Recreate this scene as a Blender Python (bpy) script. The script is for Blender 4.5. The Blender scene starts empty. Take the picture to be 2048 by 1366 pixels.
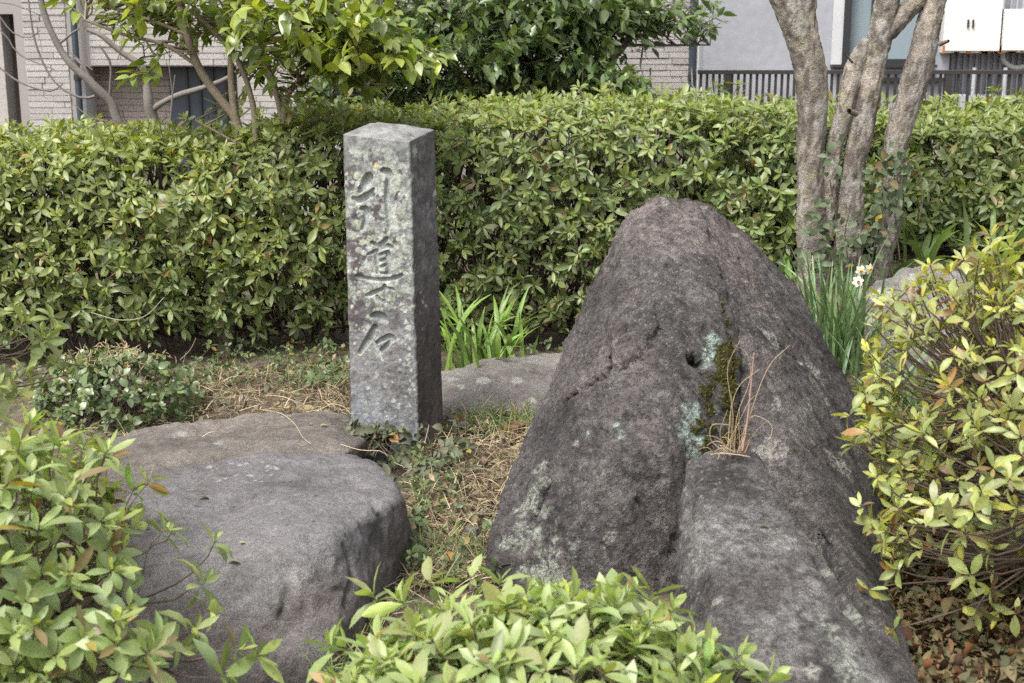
import bpy, bmesh, math, random
import numpy as np
from mathutils import Vector, Matrix
from mathutils.bvhtree import BVHTree

rng = np.random.default_rng(11)
random.seed(5)
SC = bpy.context.scene
COL = SC.collection
R = math.radians

# ------------------------------------------------------------------ camera, sky, sun
H = 1.36
PITCH = R(13.5)
FPX = 50.0 / 36.0 * 2048
cam = bpy.data.cameras.new('camera')
cam.lens = 50; cam.sensor_width = 36
cam.clip_start = 0.05; cam.clip_end = 2000
cam.dof.use_dof = True; cam.dof.focus_distance = 4.3; cam.dof.aperture_fstop = 7.1
camo = bpy.data.objects.new('camera', cam); COL.objects.link(camo)
camo.location = (0, 0, H); camo.rotation_euler = (math.pi / 2 - PITCH, 0, 0)
SC.camera = camo

SUN_EL, SUN_AZ = R(57), R(-142)          # direction towards the sun; azimuth clockwise from +Y
world = bpy.data.worlds.new('World'); SC.world = world; world.use_nodes = True
wn = world.node_tree; wn.nodes.clear()
sky = wn.nodes.new('ShaderNodeTexSky'); sky.sky_type = 'NISHITA'; sky.sun_disc = False
sky.sun_elevation = SUN_EL; sky.sun_rotation = SUN_AZ
sky.air_density = 1.0; sky.dust_density = 4.0; sky.ozone_density = 1.0
hs = wn.nodes.new('ShaderNodeHueSaturation'); hs.inputs['Saturation'].default_value = 0.22
bg = wn.nodes.new('ShaderNodeBackground'); bg.inputs['Strength'].default_value = 0.105
wo = wn.nodes.new('ShaderNodeOutputWorld')
wn.links.new(sky.outputs[0], hs.inputs['Color']); wn.links.new(hs.outputs[0], bg.inputs['Color'])
wn.links.new(bg.outputs[0], wo.inputs['Surface'])
sun = bpy.data.lights.new('sun', 'SUN'); sun.energy = 1.5; sun.angle = R(22); sun.color = (1.0, 0.965, 0.90)
suno = bpy.data.objects.new('sun', sun); COL.objects.link(suno)
sd = Vector((math.sin(SUN_AZ) * math.cos(SUN_EL), math.cos(SUN_AZ) * math.cos(SUN_EL), math.sin(SUN_EL)))
suno.rotation_euler = sd.to_track_quat('Z', 'Y').to_euler()
suno.location = sd * 20
SC.view_settings.view_transform = 'Standard'; SC.view_settings.look = 'None'
SC.view_settings.gamma = 1; SC.view_settings.use_curve_mapping = False
SC.view_settings.exposure = 1.66
SC.render.engine = 'CYCLES'
SC.cycles.use_denoising = False
SC.cycles.use_adaptive_sampling = False
SC.cycles.max_bounces = 8; SC.cycles.transparent_max_bounces = 8

# ------------------------------------------------------------------ numbers
CF = np.array([0, math.cos(PITCH), -math.sin(PITCH)]); CU = np.array([0, math.sin(PITCH), math.cos(PITCH)])
CO = np.array([0, 0, H])
def ray(px, py):
    return np.array([1., 0, 0]) * ((px - 1024) / FPX) + CU * (-(py - 683) / FPX) + CF
def P(px, py, Y):                       # the point at forward distance Y seen at this spot of the photograph
    d = ray(px, py); return CO + d * (Y / d[1])
def G(px, py, z=0.0):                   # the same on a level
    d = ray(px, py); return CO + d * ((z - H) / d[2])
def mpp(Y): return Y / 1.0 / FPX        # metres per photograph pixel near distance Y
def proj(p):
    q = np.asarray(p) - CO
    t = q @ CF
    return 1024 + FPX * q[..., 0] / t, 683 - FPX * (q @ CU) / t, t
def ss(a, b, x):
    t = np.clip((np.asarray(x, float) - a) / (b - a), 0, 1); return t * t * (3 - 2 * t)
def unit(v): return v / np.maximum(np.linalg.norm(v, axis=-1, keepdims=True), 1e-9)
def lerp(a, b, t): return a + (b - a) * t
def U(a, b, n=None): return rng.uniform(a, b, n)

def _hash(i, j, k, s):
    h = (i.astype(np.uint32) * np.uint32(374761393) + j.astype(np.uint32) * np.uint32(668265263)
         + k.astype(np.uint32) * np.uint32(2147483647 - 58) + np.uint32(s * 974711 + 13))
    h = (h ^ (h >> np.uint32(13))) * np.uint32(1274126177)
    h = (h ^ (h >> np.uint32(16))) * np.uint32(2246822519)
    h = h ^ (h >> np.uint32(15))
    return h.astype(np.float64) / 4294967295.0
def vnoise(p, s=0):                     # smooth value noise, about -1..1
    p = np.asarray(p, float); f = np.floor(p); w = p - f; w = w * w * w * (w * (w * 6 - 15) + 10)
    i = f.astype(np.int64); out = 0
    for a in (0, 1):
        for b in (0, 1):
            for c in (0, 1):
                ww = (w[:, 0] if a else 1 - w[:, 0]) * (w[:, 1] if b else 1 - w[:, 1]) * (w[:, 2] if c else 1 - w[:, 2])
                out = out + ww * _hash(i[:, 0] + a, i[:, 1] + b, i[:, 2] + c, s)
    return out * 2 - 1
def fbm(p, o=4, s=0, gain=.5):
    out = 0; a = 1; p = np.asarray(p, float)
    for k in range(o):
        out = out + a * vnoise(p, s + k * 17); p = p * 2.03 + 11.3; a *= gain
    return out

# ------------------------------------------------------------------ objects
def tag(o, label=None, cat=None, group=None, kind=None):
    if label: o['label'] = label
    if cat: o['category'] = cat
    if group: o['group'] = group
    if kind: o['kind'] = kind
    return o
def thing(name, label, cat, loc, group=None):
    o = bpy.data.objects.new(name, None); COL.objects.link(o); o.location = Vector(loc)
    o.empty_display_size = .05
    return tag(o, label, cat, group)
WORLD = {}
def wloc(o):
    v = np.zeros(3)
    while o is not None:
        v = v + np.array(o.location); o = o.parent
    return v
def mesh(name, V, F, mat, col=None, luv=None, smooth=True):
    V = np.asarray(V, np.float32); F = np.asarray(F, np.int32)
    me = bpy.data.meshes.new(name)
    n, m, k = len(V), len(F), F.shape[1]
    me.vertices.add(n); me.vertices.foreach_set('co', V.ravel())
    me.loops.add(m * k); me.loops.foreach_set('vertex_index', F.ravel())
    me.polygons.add(m); me.polygons.foreach_set('loop_start', np.arange(m, dtype=np.int32) * k)
    me.update(calc_edges=True)
    me.polygons.foreach_set('use_smooth', np.full(m, smooth))
    if col is not None:
        c = np.ones((n, 4), np.float32); col = np.asarray(col); c[:, :col.shape[1]] = col
        me.attributes.new('lc', 'FLOAT_COLOR', 'POINT').data.foreach_set('color', c.ravel())
    if luv is not None:
        me.attributes.new('luv', 'FLOAT2', 'POINT').data.foreach_set('vector', np.asarray(luv, np.float32).ravel())
    if mat: me.materials.append(mat)
    return me
def put(name, me, parent=None, loc=(0, 0, 0)):
    o = bpy.data.objects.new(name, me); COL.objects.link(o); o.location = Vector(loc)
    if parent: o.parent = parent
    return o
def build(name, V, F, mat, parent=None, col=None, luv=None, smooth=True, base=None):
    V = np.asarray(V, float)
    if parent is not None:
        return put(name, mesh(name, V - wloc(parent), F, mat, col, luv, smooth), parent)
    b = np.zeros(3) if base is None else np.asarray(base, float)
    return put(name, mesh(name, V - b, F, mat, col, luv, smooth), None, b)
class MB:                               # collects quads
    def __init__(s): s.V = []; s.F = []; s.C = []; s.n = 0
    def add(s, V, F, c=None):
        V = np.asarray(V, float); s.V.append(V); s.F.append(np.asarray(F) + s.n); s.n += len(V)
        if c is not None: s.C.append(np.broadcast_to(np.asarray(c, float), (len(V), len(np.atleast_1d(c)) if np.ndim(c) == 1 else np.shape(c)[1])))
    def box(s, a, b, c=None):
        (x0, y0, z0), (x1, y1, z1) = np.minimum(a, b), np.maximum(a, b)
        V = [(x0, y0, z0), (x1, y0, z0), (x1, y1, z0), (x0, y1, z0), (x0, y0, z1), (x1, y0, z1), (x1, y1, z1), (x0, y1, z1)]
        s.add(V, [(0, 3, 2, 1), (4, 5, 6, 7), (0, 1, 5, 4), (1, 2, 6, 5), (2, 3, 7, 6), (3, 0, 4, 7)], c)
    def tube(s, pts, rad, sides=6, c=None):
        V, F = tube(pts, rad, sides); s.add(V, F, c)
    def build(s, name, mat, parent=None, smooth=True, base=None):
        return build(name, np.concatenate(s.V), np.concatenate(s.F), mat, parent, np.concatenate(s.C) if s.C else None, None, smooth, base)
def tube(pts, rad, sides=6):
    p = np.asarray(pts, float); n = len(p); r = np.broadcast_to(np.asarray(rad, float), (n,))
    t = unit(np.gradient(p, axis=0)); a = np.zeros((n, 3)); v = np.array([0.31, 0.17, 0.93])
    for i in range(n):
        v = v - t[i] * (v @ t[i])
        if np.linalg.norm(v) < 1e-4: v = np.cross(t[i], [1, 0, 0.2])
        v = v / np.linalg.norm(v); a[i] = v
    b = np.cross(t, a); th = np.arange(sides) * 2 * math.pi / sides
    V = p[:, None] + r[:, None, None] * (np.cos(th)[None, :, None] * a[:, None] + np.sin(th)[None, :, None] * b[:, None])
    i = np.arange(n - 1)[:, None] * sides; j = np.arange(sides)[None]; k = (j + 1) % sides
    F = np.stack([i + j, i + k, i + sides + k, i + sides + j], -1).reshape(-1, 4)
    return V.reshape(-1, 3), F
def spline(pts, step):                  # Catmull-Rom through rows of any width
    p = np.asarray(pts, float)
    if len(p) < 3: 
        n = max(2, int(np.linalg.norm(p[-1, :3] - p[0, :3]) / step)); return p[0] + (p[-1] - p[0]) * np.linspace(0, 1, n)[:, None]
    q = np.vstack([2 * p[0] - p[1], p, 2 * p[-1] - p[-2]]); out = []
    for i in range(1, len(q) - 2):
        n = max(1, int(math.ceil(np.linalg.norm(q[i + 1, :3] - q[i, :3]) / step)))
        t = (np.arange(n) / n)[:, None]
        out.append(.5 * (2 * q[i] + (q[i + 1] - q[i - 1]) * t + (2 * q[i - 1] - 5 * q[i] + 4 * q[i + 1] - q[i + 2]) * t ** 2
                         + (-q[i - 1] + 3 * q[i] - 3 * q[i + 1] + q[i + 2]) * t ** 3))
    out.append(q[-2][None]); return np.vstack(out)

# ------------------------------------------------------------------ materials
def newmat(name):
    m = bpy.data.materials.new(name); m.use_nodes = True; nt = m.node_tree; nt.nodes.clear()
    return m, nt
def N(nt, typ, **kw):
    n = nt.nodes.new('ShaderNode' + typ)
    for k, v in kw.items():
        if k.startswith('i_'): n.inputs[k[2:].replace('_', ' ')].default_value = v
        else: setattr(n, k, v)
    return n
def L_(nt, a, b): nt.links.new(a, b)
def math_(nt, op, a, b=None, clamp=False):
    n = N(nt, 'Math', operation=op, use_clamp=clamp)
    for i, v in enumerate((a, b)):
        if v is None: continue
        if isinstance(v, (int, float)): n.inputs[i].default_value = v
        else: L_(nt, v, n.inputs[i])
    return n.outputs[0]
def mixc(nt, mode, fac, a, b):
    n = N(nt, 'Mix', data_type='RGBA', blend_type=mode)
    for s, v in (('Factor', fac), ('A', a), ('B', b)):
        sock = [x for x in n.inputs if x.name == s and x.type == ('VALUE' if s == 'Factor' else 'RGBA')][0]
        if isinstance(v, (int, float)): sock.default_value = v
        elif isinstance(v, tuple): sock.default_value = (*v, 1) if len(v) == 3 else v
        else: L_(nt, v, sock)
    return [x for x in n.outputs if x.type == 'RGBA'][0]
def ramp(nt, fac, stops):
    n = N(nt, 'ValToRGB'); e = n.color_ramp.elements
    while len(e) < len(stops): e.new(.5)
    for el, (p, c) in zip(e, stops):
        el.position = p; el.color = (*c, 1) if len(c) == 3 else c
    L_(nt, fac, n.inputs[0]); return n.outputs[0]
def noise_(nt, vec, scale, detail=4, rough=.55):
    n = N(nt, 'TexNoise'); n.inputs['Scale'].default_value = scale; n.inputs['Detail'].default_value = detail
    n.inputs['Roughness'].default_value = rough
    if vec is not None: L_(nt, vec, n.inputs['Vector'])
    return n.outputs['Fac']
def finish(nt, bsdf):
    o = N(nt, 'OutputMaterial'); L_(nt, bsdf, o.inputs['Surface'])
def coords(nt): return N(nt, 'TexCoord').outputs['Object']

def stone_mat(name, bump=.5, grain=.35, rough=.9, fine=1.0, speck=.25):
    m, nt = newmat(name); co = coords(nt)
    at = N(nt, 'Attribute', attribute_name='lc')
    n1 = noise_(nt, co, 22 * fine, 6, .65); n2 = noise_(nt, co, 160 * fine, 4, .7); n3 = noise_(nt, co, 420 * fine, 2, .6)
    nm = noise_(nt, co, 70 * fine, 6, .75)
    k = 1.0
    for nn_, w_ in ((n1, 1.1), (nm, 3.2), (n2, 3.0), (n3, 1.6)):
        k = math_(nt, 'ADD', k, math_(nt, 'MULTIPLY', math_(nt, 'SUBTRACT', nn_, .5), w_ * grain))
    k = math_(nt, 'MAXIMUM', k, .22)
    c = N(nt, 'VectorMath', operation='SCALE'); L_(nt, at.outputs['Color'], c.inputs[0]); L_(nt, k, c.inputs['Scale'])
    vo = N(nt, 'TexVoronoi'); vo.inputs['Scale'].default_value = 130 * fine; L_(nt, co, vo.inputs['Vector'])
    sp = math_(nt, 'MULTIPLY', ramp(nt, vo.outputs['Distance'], [(0.10, (1, 1, 1)), (.2, (0, 0, 0))]),
               ramp(nt, noise_(nt, co, 9, 3), [(.48, (0, 0, 0)), (.66, (1, 1, 1))]))
    sp = math_(nt, 'MULTIPLY', sp, speck)
    cc = mixc(nt, 'MIX', sp, c.outputs[0], (.22, .215, .20))
    pit = ramp(nt, vo.outputs['Distance'], [(0.0, (0, 0, 0)), (.25, (1, 1, 1))])
    h = math_(nt, 'ADD', math_(nt, 'MULTIPLY', n1, 1.4), math_(nt, 'ADD', math_(nt, 'MULTIPLY', nm, 1.3), math_(nt, 'MULTIPLY', n2, .6)))
    h = math_(nt, 'ADD', h, math_(nt, 'MULTIPLY', pit, .12)); h = math_(nt, 'ADD', h, math_(nt, 'MULTIPLY', n3, .2))
    b = N(nt, 'Bump'); b.inputs['Strength'].default_value = bump; b.inputs['Distance'].default_value = .016; L_(nt, h, b.inputs['Height'])
    p = N(nt, 'BsdfPrincipled'); p.inputs['Roughness'].default_value = rough
    p.inputs['Specular IOR Level'].default_value = .3
    L_(nt, cc, p.inputs['Base Color']); L_(nt, b.outputs[0], p.inputs['Normal'])
    finish(nt, p.outputs[0]); return m

def leaf_mat(name, rough=.42, transl=.28, spec=.5, rib=.35, spots=True):
    m, nt = newmat(name)
    at = N(nt, 'Attribute', attribute_name='lc'); uv = N(nt, 'Attribute', attribute_name='luv')
    gp = N(nt, 'NewGeometry'); info = N(nt, 'ObjectInfo')
    s = N(nt, 'SeparateXYZ'); L_(nt, uv.outputs['Vector'], s.inputs[0])
    n1 = noise_(nt, gp.outputs['Position'], 55, 3); n2 = noise_(nt, gp.outputs['Position'], 150, 3)
    k = math_(nt, 'ADD', .7, math_(nt, 'MULTIPLY', n1, .6))
    c = N(nt, 'VectorMath', operation='SCALE'); L_(nt, at.outputs['Color'], c.inputs[0]); L_(nt, k, c.inputs['Scale'])
    col = c.outputs[0]
    if rib:
        rb = ramp(nt, math_(nt, 'ABSOLUTE', s.outputs['Y']), [(0.0, (1, 1, 1)), (.16, (0, 0, 0))])
        col = mixc(nt, 'MIX', math_(nt, 'MULTIPLY', rb, rib), col, mixc(nt, 'ADD', .6, col, (.10, .12, .03)))
    if rib:
        vn = math_(nt, 'SINE', math_(nt, 'MULTIPLY', math_(nt, 'SUBTRACT', s.outputs['X'], math_(nt, 'MULTIPLY', math_(nt, 'ABSOLUTE', s.outputs['Y']), .16)), 58.0))
        col = mixc(nt, 'MIX', math_(nt, 'MULTIPLY', math_(nt, 'MAXIMUM', vn, 0.0), .22), col, mixc(nt, 'MULTIPLY', 1.0, col, (.62, .68, .6)))
    if spots:
        sp = math_(nt, 'MULTIPLY', ramp(nt, n2, [(.56, (0, 0, 0)), (.66, (1, 1, 1))]), math_(nt, 'SUBTRACT', 1.0, at.outputs['Alpha'], True))
        col = mixc(nt, 'MIX', sp, col, (.05, .022, .02))
    back = mixc(nt, 'MIX', .45, col, (.13, .16, .085))
    colb = mixc(nt, 'MIX', gp.outputs['Backfacing'], col, back)
    p = N(nt, 'BsdfPrincipled'); p.inputs['Roughness'].default_value = rough; p.inputs['Specular IOR Level'].default_value = spec
    L_(nt, colb, p.inputs['Base Color'])
    b = N(nt, 'Bump'); b.inputs['Strength'].default_value = .25; b.inputs['Distance'].default_value = .004; L_(nt, n1, b.inputs['Height'])
    L_(nt, b.outputs[0], p.inputs['Normal'])
    t = N(nt, 'BsdfTranslucent'); tc = mixc(nt, 'MULTIPLY', 1.0, colb, (1.5, 1.6, .8)); L_(nt, tc, t.inputs['Color'])
    mx = N(nt, 'MixShader'); mx.inputs[0].default_value = transl
    L_(nt, p.outputs[0], mx.inputs[1]); L_(nt, t.outputs[0], mx.inputs[2])
    finish(nt, mx.outputs[0]); return m

def plain_mat(name, color, rough=.6, spec=.4, grime=.2, scale=6, metal=0, bump=0, rand=0, attr=False):
    m, nt = newmat(name); co = coords(nt)
    n1 = noise_(nt, co, scale, 5, .65); n2 = noise_(nt, co, scale * 9, 3)
    k = math_(nt, 'ADD', 1 - grime, math_(nt, 'MULTIPLY', math_(nt, 'ADD', n1, n2), grime))
    if rand:
        k = math_(nt, 'MULTIPLY', k, math_(nt, 'ADD', 1 - rand / 2, math_(nt, 'MULTIPLY', N(nt, 'ObjectInfo').outputs['Random'], rand)))
    c = N(nt, 'VectorMath', operation='SCALE')
    if attr: L_(nt, N(nt, 'Attribute', attribute_name='lc').outputs['Color'], c.inputs[0])
    else: c.inputs[0].default_value = color
    L_(nt, k, c.inputs['Scale'])
    p = N(nt, 'BsdfPrincipled'); p.inputs['Roughness'].default_value = rough; p.inputs['Specular IOR Level'].default_value = spec
    p.inputs['Metallic'].default_value = metal
    L_(nt, c.outputs[0], p.inputs['Base Color'])
    if bump:
        b = N(nt, 'Bump'); b.inputs['Strength'].default_value = bump; b.inputs['Distance'].default_value = .01
        L_(nt, math_(nt, 'ADD', n1, math_(nt, 'MULTIPLY', n2, .5)), b.inputs['Height']); L_(nt, b.outputs[0], p.inputs['Normal'])
    finish(nt, p.outputs[0]); return m

M_rock = stone_mat('dark_rock', 1.0, .75, .9, 1.0, .4)
M_flat = stone_mat('grey_rock', .6, .5, .85, 1.3, .2)
M_pillar = stone_mat('pillar_stone', .32, .4, .85, 1.8, .12)
M_azalea = leaf_mat('azalea_leaf', .44, .28, .55)
M_glossy = leaf_mat('glossy_leaf', .33, .25, .55, .2, False)
M_ivy = leaf_mat('ivy_leaf', .55, .12, .3, .2, False)
M_blade = leaf_mat('strap_leaf', .42, .3, .4, 0, False)
M_dry = leaf_mat('dry_leaf', .75, .12, .2, .2, True)
M_straw = plain_mat('dry_straw', (1, 1, 1), .8, .2, .25, 40, attr=True)
M_twig = plain_mat('twig_bark', (.10, .075, .06), .85, .2, .5, 60, bump=.4)
M_bark = stone_mat('tree_bark', .7, .34, .9, .8, .05)

# ------------------------------------------------------------------ ground
def gz(x, y):
    x = np.asarray(x, float); y = np.asarray(y, float)
    return .37 * ss(.42, 1.15, x - .12 * (y - 4.6)) * ss(3.75, 5.1, y)
def gp(x, y): return np.stack([x, y, gz(x, y)], -1)
xs = np.concatenate([-np.geomspace(4, 600, 26)[::-1], np.arange(-3.97, 3.98, .03), np.geomspace(4, 600, 26)])
ys = np.concatenate([-np.geomspace(1, 300, 16)[::-1], np.arange(0, 1.5, .1), np.arange(1.5, 6.5, .03), np.geomspace(6.6, 900, 30)])
gx, gy = np.meshgrid(xs, ys); gv = np.stack([gx.ravel(), gy.ravel(), np.zeros(gx.size)], -1)
near = ss(9, 6, np.abs(gv[:, 0])) * ss(9, 6, gv[:, 1])
gv[:, 2] = gz(gv[:, 0], gv[:, 1]) + near * (.018 * fbm(gv * 2.2, 4, 3) + .010 * fbm(gv * 14, 3, 4)) - .012 - .05 * np.exp(-((gv[:, 0] + .27) ** 2 + (gv[:, 1] - 4.12) ** 2) / .09)
nx = len(xs); i = np.arange(len(ys) - 1)[:, None] * nx; j = np.arange(nx - 1)[None]
gf = np.stack([i + j, i + j + 1, i + nx + j + 1, i + nx + j], -1).reshape(-1, 4)
def ground_mat():
    m, nt = newmat('soil'); co = coords(nt)
    n0 = noise_(nt, co, 3, 5, .6); n1 = noise_(nt, co, 30, 6, .7); n2 = noise_(nt, co, 130, 4, .7)
    c = ramp(nt, n1, [(.3, (.045, .032, .022)), (.5, (.11, .082, .055)), (.68, (.21, .165, .11))])
    c2 = ramp(nt, n1, [(.3, (.03, .035, .015)), (.6, (.075, .085, .035))])
    c = mixc(nt, 'MIX', ramp(nt, n0, [(.5, (0, 0, 0)), (.68, (.8, .8, .8))]), c, c2)
    c = mixc(nt, 'OVERLAY', .6, c, n2)
    b = N(nt, 'Bump'); b.inputs['Strength'].default_value = .9; b.inputs['Distance'].default_value = .02
    L_(nt, math_(nt, 'ADD', n1, math_(nt, 'MULTIPLY', n2, .5)), b.inputs['Height'])
    p = N(nt, 'BsdfPrincipled'); p.inputs['Roughness'].default_value = .95; L_(nt, c, p.inputs['Base Color']); L_(nt, b.outputs[0], p.inputs['Normal'])
    finish(nt, p.outputs[0]); return m
tag(build('ground', gv, gf, ground_mat()), kind='structure')

# ------------------------------------------------------------------ houses behind
YH = 8.6
def wall_xz(px, py, Y): 
    p = P(px, py, Y); return p[0], p[2]
def xz_box(mb, px0, py0, px1, py1, Y0, Y1, c=None):
    a = P(px0, py0, Y0); b = P(px1, py1, Y0); mb.box((a[0], Y0, a[2]), (b[0], Y1, b[2]), c)
M_siding = plain_mat('pale_siding', (.37, .348, .33), .8, .2, .22, 14, bump=.5, rand=.22)
M_siding_dark = plain_mat('brown_siding', (.30, .255, .225), .8, .2, .25, 14, bump=.5, rand=.3)
M_joint = plain_mat('siding_joint', (.26, .243, .228), .9, .2)
M_jointd = plain_mat('recess_joint', (.24, .20, .18), .9, .2)
M_navy = plain_mat('navy_metal', (.035, .045, .06), .4, .5, .2)
M_black = plain_mat('black_aluminium', (.02, .021, .023), .4, .5, .2)
M_trim = plain_mat('pale_trim', (.45, .45, .46), .7, .3, .2)
M_brown = plain_mat('brown_wood', (.11, .085, .07), .7, .3, .3)
M_plaster = plain_mat('grey_plaster', (.285, .288, .315), .9, .2, .4, 2.2, bump=.15)
M_white = plain_mat('white_enamel', (.58, .575, .55), .45, .4, .06, 5)
M_rust = plain_mat('rust', (.32, .13, .045), .9, .1, .5, 30)
M_rail = plain_mat('brown_rail', (.030, .026, .025), .5, .4, .2)
M_conc = plain_mat('concrete', (.33, .33, .34), .9, .2, .25, 5, bump=.2)
mg, ntg = newmat('window_glass'); pg = N(ntg, 'BsdfPrincipled'); pg.inputs['Base Color'].default_value = (.20, .25, .28, 1); pg.inputs['Roughness'].default_value = .06; pg.inputs['Specular IOR Level'].default_value = .8; finish(ntg, pg.outputs[0])

hb = P(250, 290, YH); house = thing('house', 'pale house with stone pattern siding behind the trees at left', 'house', (hb[0], YH, 0))
mb = MB()
def wallbox(mb, px0, px1, z0, z1, Y0, Y1):
    a = P(px0, 200, Y0); b = P(px1, 200, Y0); mb.box((a[0], Y0, z0), (b[0], Y1, z1))
ztop = P(0, -900, YH)[2]
zlin = P(172, 133, YH)[2]
wallbox(mb, 40, 171, -.3, ztop, YH, YH + .25)
wallbox(mb, 171, 476, zlin, ztop, YH, YH + .25)
wallbox(mb, 476, 1392, -.3, ztop, YH, YH + .25)
zl2 = P(10, 28, YH)[2]
wallbox(mb, -700, 40, zl2, ztop, YH, YH + .25)
wallbox(mb, -700, -120, -.3, zl2, YH, YH + .25)
mb.build('wall', M_joint, house, False)
mb = MB(); wallbox(mb, 171, 360, -.3, zlin + .2, YH + .20, YH + .35); mb.build('recess_wall', M_jointd, house, False)
mb = MB(); wallbox(mb, -200, 60, -.3, zl2 + .2, YH + .5, YH + .6); mb.build('porch_wall', M_brown, house, False)
mb = MB(); wallbox(mb, -6, 14, -.3, zl2, YH + .05, YH + .2); mb.build('porch_post', M_siding, house, False)
mb = MB(); wallbox(mb, 340, 500, -.3, zlin + .2, YH + .17, YH + .3)
d = mb.build('door', M_navy, house, False)
mb = MB()
for a in (372, 398, 424, 450): wallbox(mb, a, a + 5, -.1, zlin, YH + .155, YH + .17)
mb.build('door_panel_ridge', M_black, d, False)
mb = MB(); wallbox(mb, 163, 172, -.3, zlin, YH - .02, YH + .3); mb.build('corner_trim', M_trim, house, False)
zr = ztop
mb = MB(); a = P(-800, 0, YH); b = P(1450, 0, YH); mb.box((a[0], YH - .35, zr), (b[0], YH + 5, zr + .12)); mb.build('roof', M_navy, house, False)
mb = MB(); wallbox(mb, -700, -690, -.3, ztop, YH + .25, YH + 4.5); mb.build('side_wall', M_joint, house, False); mb = MB(); wallbox(mb, 1382, 1392, -.3, ztop, YH + .25, YH + 4.5); mb.build('side_wall', M_joint, house, False)
# stone pattern siding: one object per stone where it shows, joined elsewhere
cubes = {}
def unit_cube(mat):
    if mat.name not in cubes:
        m_ = MB(); m_.box((-.5, -.5, -.5), (.5, .5, .5)); cubes[mat.name] = mesh('brick', np.concatenate(m_.V), np.concatenate(m_.F), mat, None, None, False)
    return cubes[mat.name]
nb = 0
def lay(px0, py0, px1, py1, Y, mat, single=True, parent=house, wr=(36, 92), rows=12.0):
    global nb
    a = P(px0, py0, Y); b = P(px1, py1, Y); x0, x1, z1, z0 = a[0], b[0], a[2], b[2]
    k = mpp(Y); h = rows * k; nr = max(1, int(round((z1 - z0) / h))); h = (z1 - z0) / nr; st = MB()
    for r in range(nr):
        x = x0
        w = U(*wr) * k * U(.4, 1)
        while x < x1 - .001:
            xe = min(x + w, x1)
            if x1 - xe < .03: xe = x1
            t = U(.006, .014); c = ((x + xe) / 2, Y - t / 2 + .002, z0 + (r + .5) * h); s = (xe - x - .004, t, h - .004)
            if single:
                o = put('brick', unit_cube(mat), parent, np.array(c) - wloc(parent)); o.scale = s; nb += 1
            else: st.box(np.array(c) - np.array(s) / 2, np.array(c) + np.array(s) / 2)
            x = xe; w = U(*wr) * k
    if not single: tag(st.build('brickwork', mat, parent, False), kind='stuff')
lay(41, -8, 150, 300, YH, M_siding)
lay(173, 135, 350, 296, YH + .20, M_siding_dark)
lay(173, -8, 474, 131, YH, M_siding, wr=(50, 120))
lay(1228, -8, 1375, 214, YH, M_siding, wr=(36, 92))
lay(478, -8, 1226, 300, YH, M_siding, False, wr=(40, 80))
def pipe(px, px_w, Y, label, nm='drain_pipe'):
    q = P(px, 150, Y); w = px_w * mpp(Y)
    t = thing(nm, label, 'drain pipe', (q[0], Y, -.2))
    m_ = MB(); m_.tube([(q[0], Y, -.2), (q[0], Y, ztop - .05)], w / 2, 14); m_.build('pipe', M_navy, t)
    for z in (.9, 1.75, 2.7):
        m_ = MB(); m_.tube([(q[0], Y, z), (q[0], Y, z + .03)], w * .62, 14); m_.build('bracket', M_black, t)
pipe(155, 13, YH - .06, 'dark drain pipe beside the shaded recess of the left house')
pipe(1384, 14, YH - .06, 'dark drain pipe at the corner between the two houses')

# right house
YR = 8.3
rb_ = P(1640, 200, YR); rh = thing('house', 'grey plaster house with dark framed window behind the railing', 'house', (rb_[0], YR, 0))
mb = MB()
zt2 = P(0, -900, YR)[2]
wz0, wz1 = P(1680, 128, YR)[2], P(1680, -420, YR)[2]
wallbox(mb, 1404, 1680, -.3, zt2, YR, YR + .2)
wallbox(mb, 1680, 1860, -.3, wz0, YR, YR + .2); wallbox(mb, 1680, 1860, wz1, zt2, YR, YR + .2)
wallbox(mb, 1860, 1893, -.3, zt2, YR, YR + .2)
mb.build('wall', M_plaster, rh, False)
mb = MB(); wallbox(mb, 1893, 2900, -.3, zt2, YR + .16, YR + .3)
for k in range(26):
    wallbox(mb, 1897 + k * 12, 1902 + k * 12, -.3, zt2, YR + .145, YR + .17)
mb.build('ribbed_wall', M_plaster, rh, False)
mb = MB(); a = P(1400, 0, YR); b = P(2900, 0, YR); mb.box((a[0], YR - .25, zt2), (b[0], YR + 5, zt2 + .12)); mb.build('roof', M_navy, rh, False)
mb = MB()
wallbox(mb, 1680, 1694, wz0, wz1, YR - .03, YR + .1); wallbox(mb, 1848, 1860, wz0, wz1, YR - .03, YR + .1)
for (y0, y1) in ((118, 129),): 
    a = P(1694, y1, YR); b = P(1848, y0, YR); mb.box((a[0], YR - .03, a[2]), (b[0], YR + .1, b[2]))
wf = mb.build('window', M_black, rh, False)
mb = MB(); a = P(1694, 118, YR); b = P(1848, 118, YR); mb.box((a[0], YR + .04, a[2]), (b[0], YR + .05, wz1)); mb.build('pane', mg, wf, False)
mb = MB(); a = P(1740, 118, YR); b = P(1744, 118, YR); mb.box((a[0], YR + .02, a[2]), (b[0], YR + .04, wz1)); mb.build('mullion', M_black, wf, False)
mb = MB(); a = P(1660, 134, YR); b = P(1868, 128.5, YR); mb.box((a[0], YR - .07, a[2]), (b[0], YR - .002, b[2])); mb.build('sill', M_black, wf, False)
mb = MB(); wallbox(mb, 1658, 1679, wz0 - .003, wz1, YR - .015, YR - .001); mb.build('window_trim', M_trim, rh, False)
mb = MB(); xz_box(mb, 1745, 156, 1892, 163, YR - .05, YR - .002); mb.build('shadow_strip', M_black, rh, False)  # black strip standing in for the shade of a slot in the wall
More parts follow.
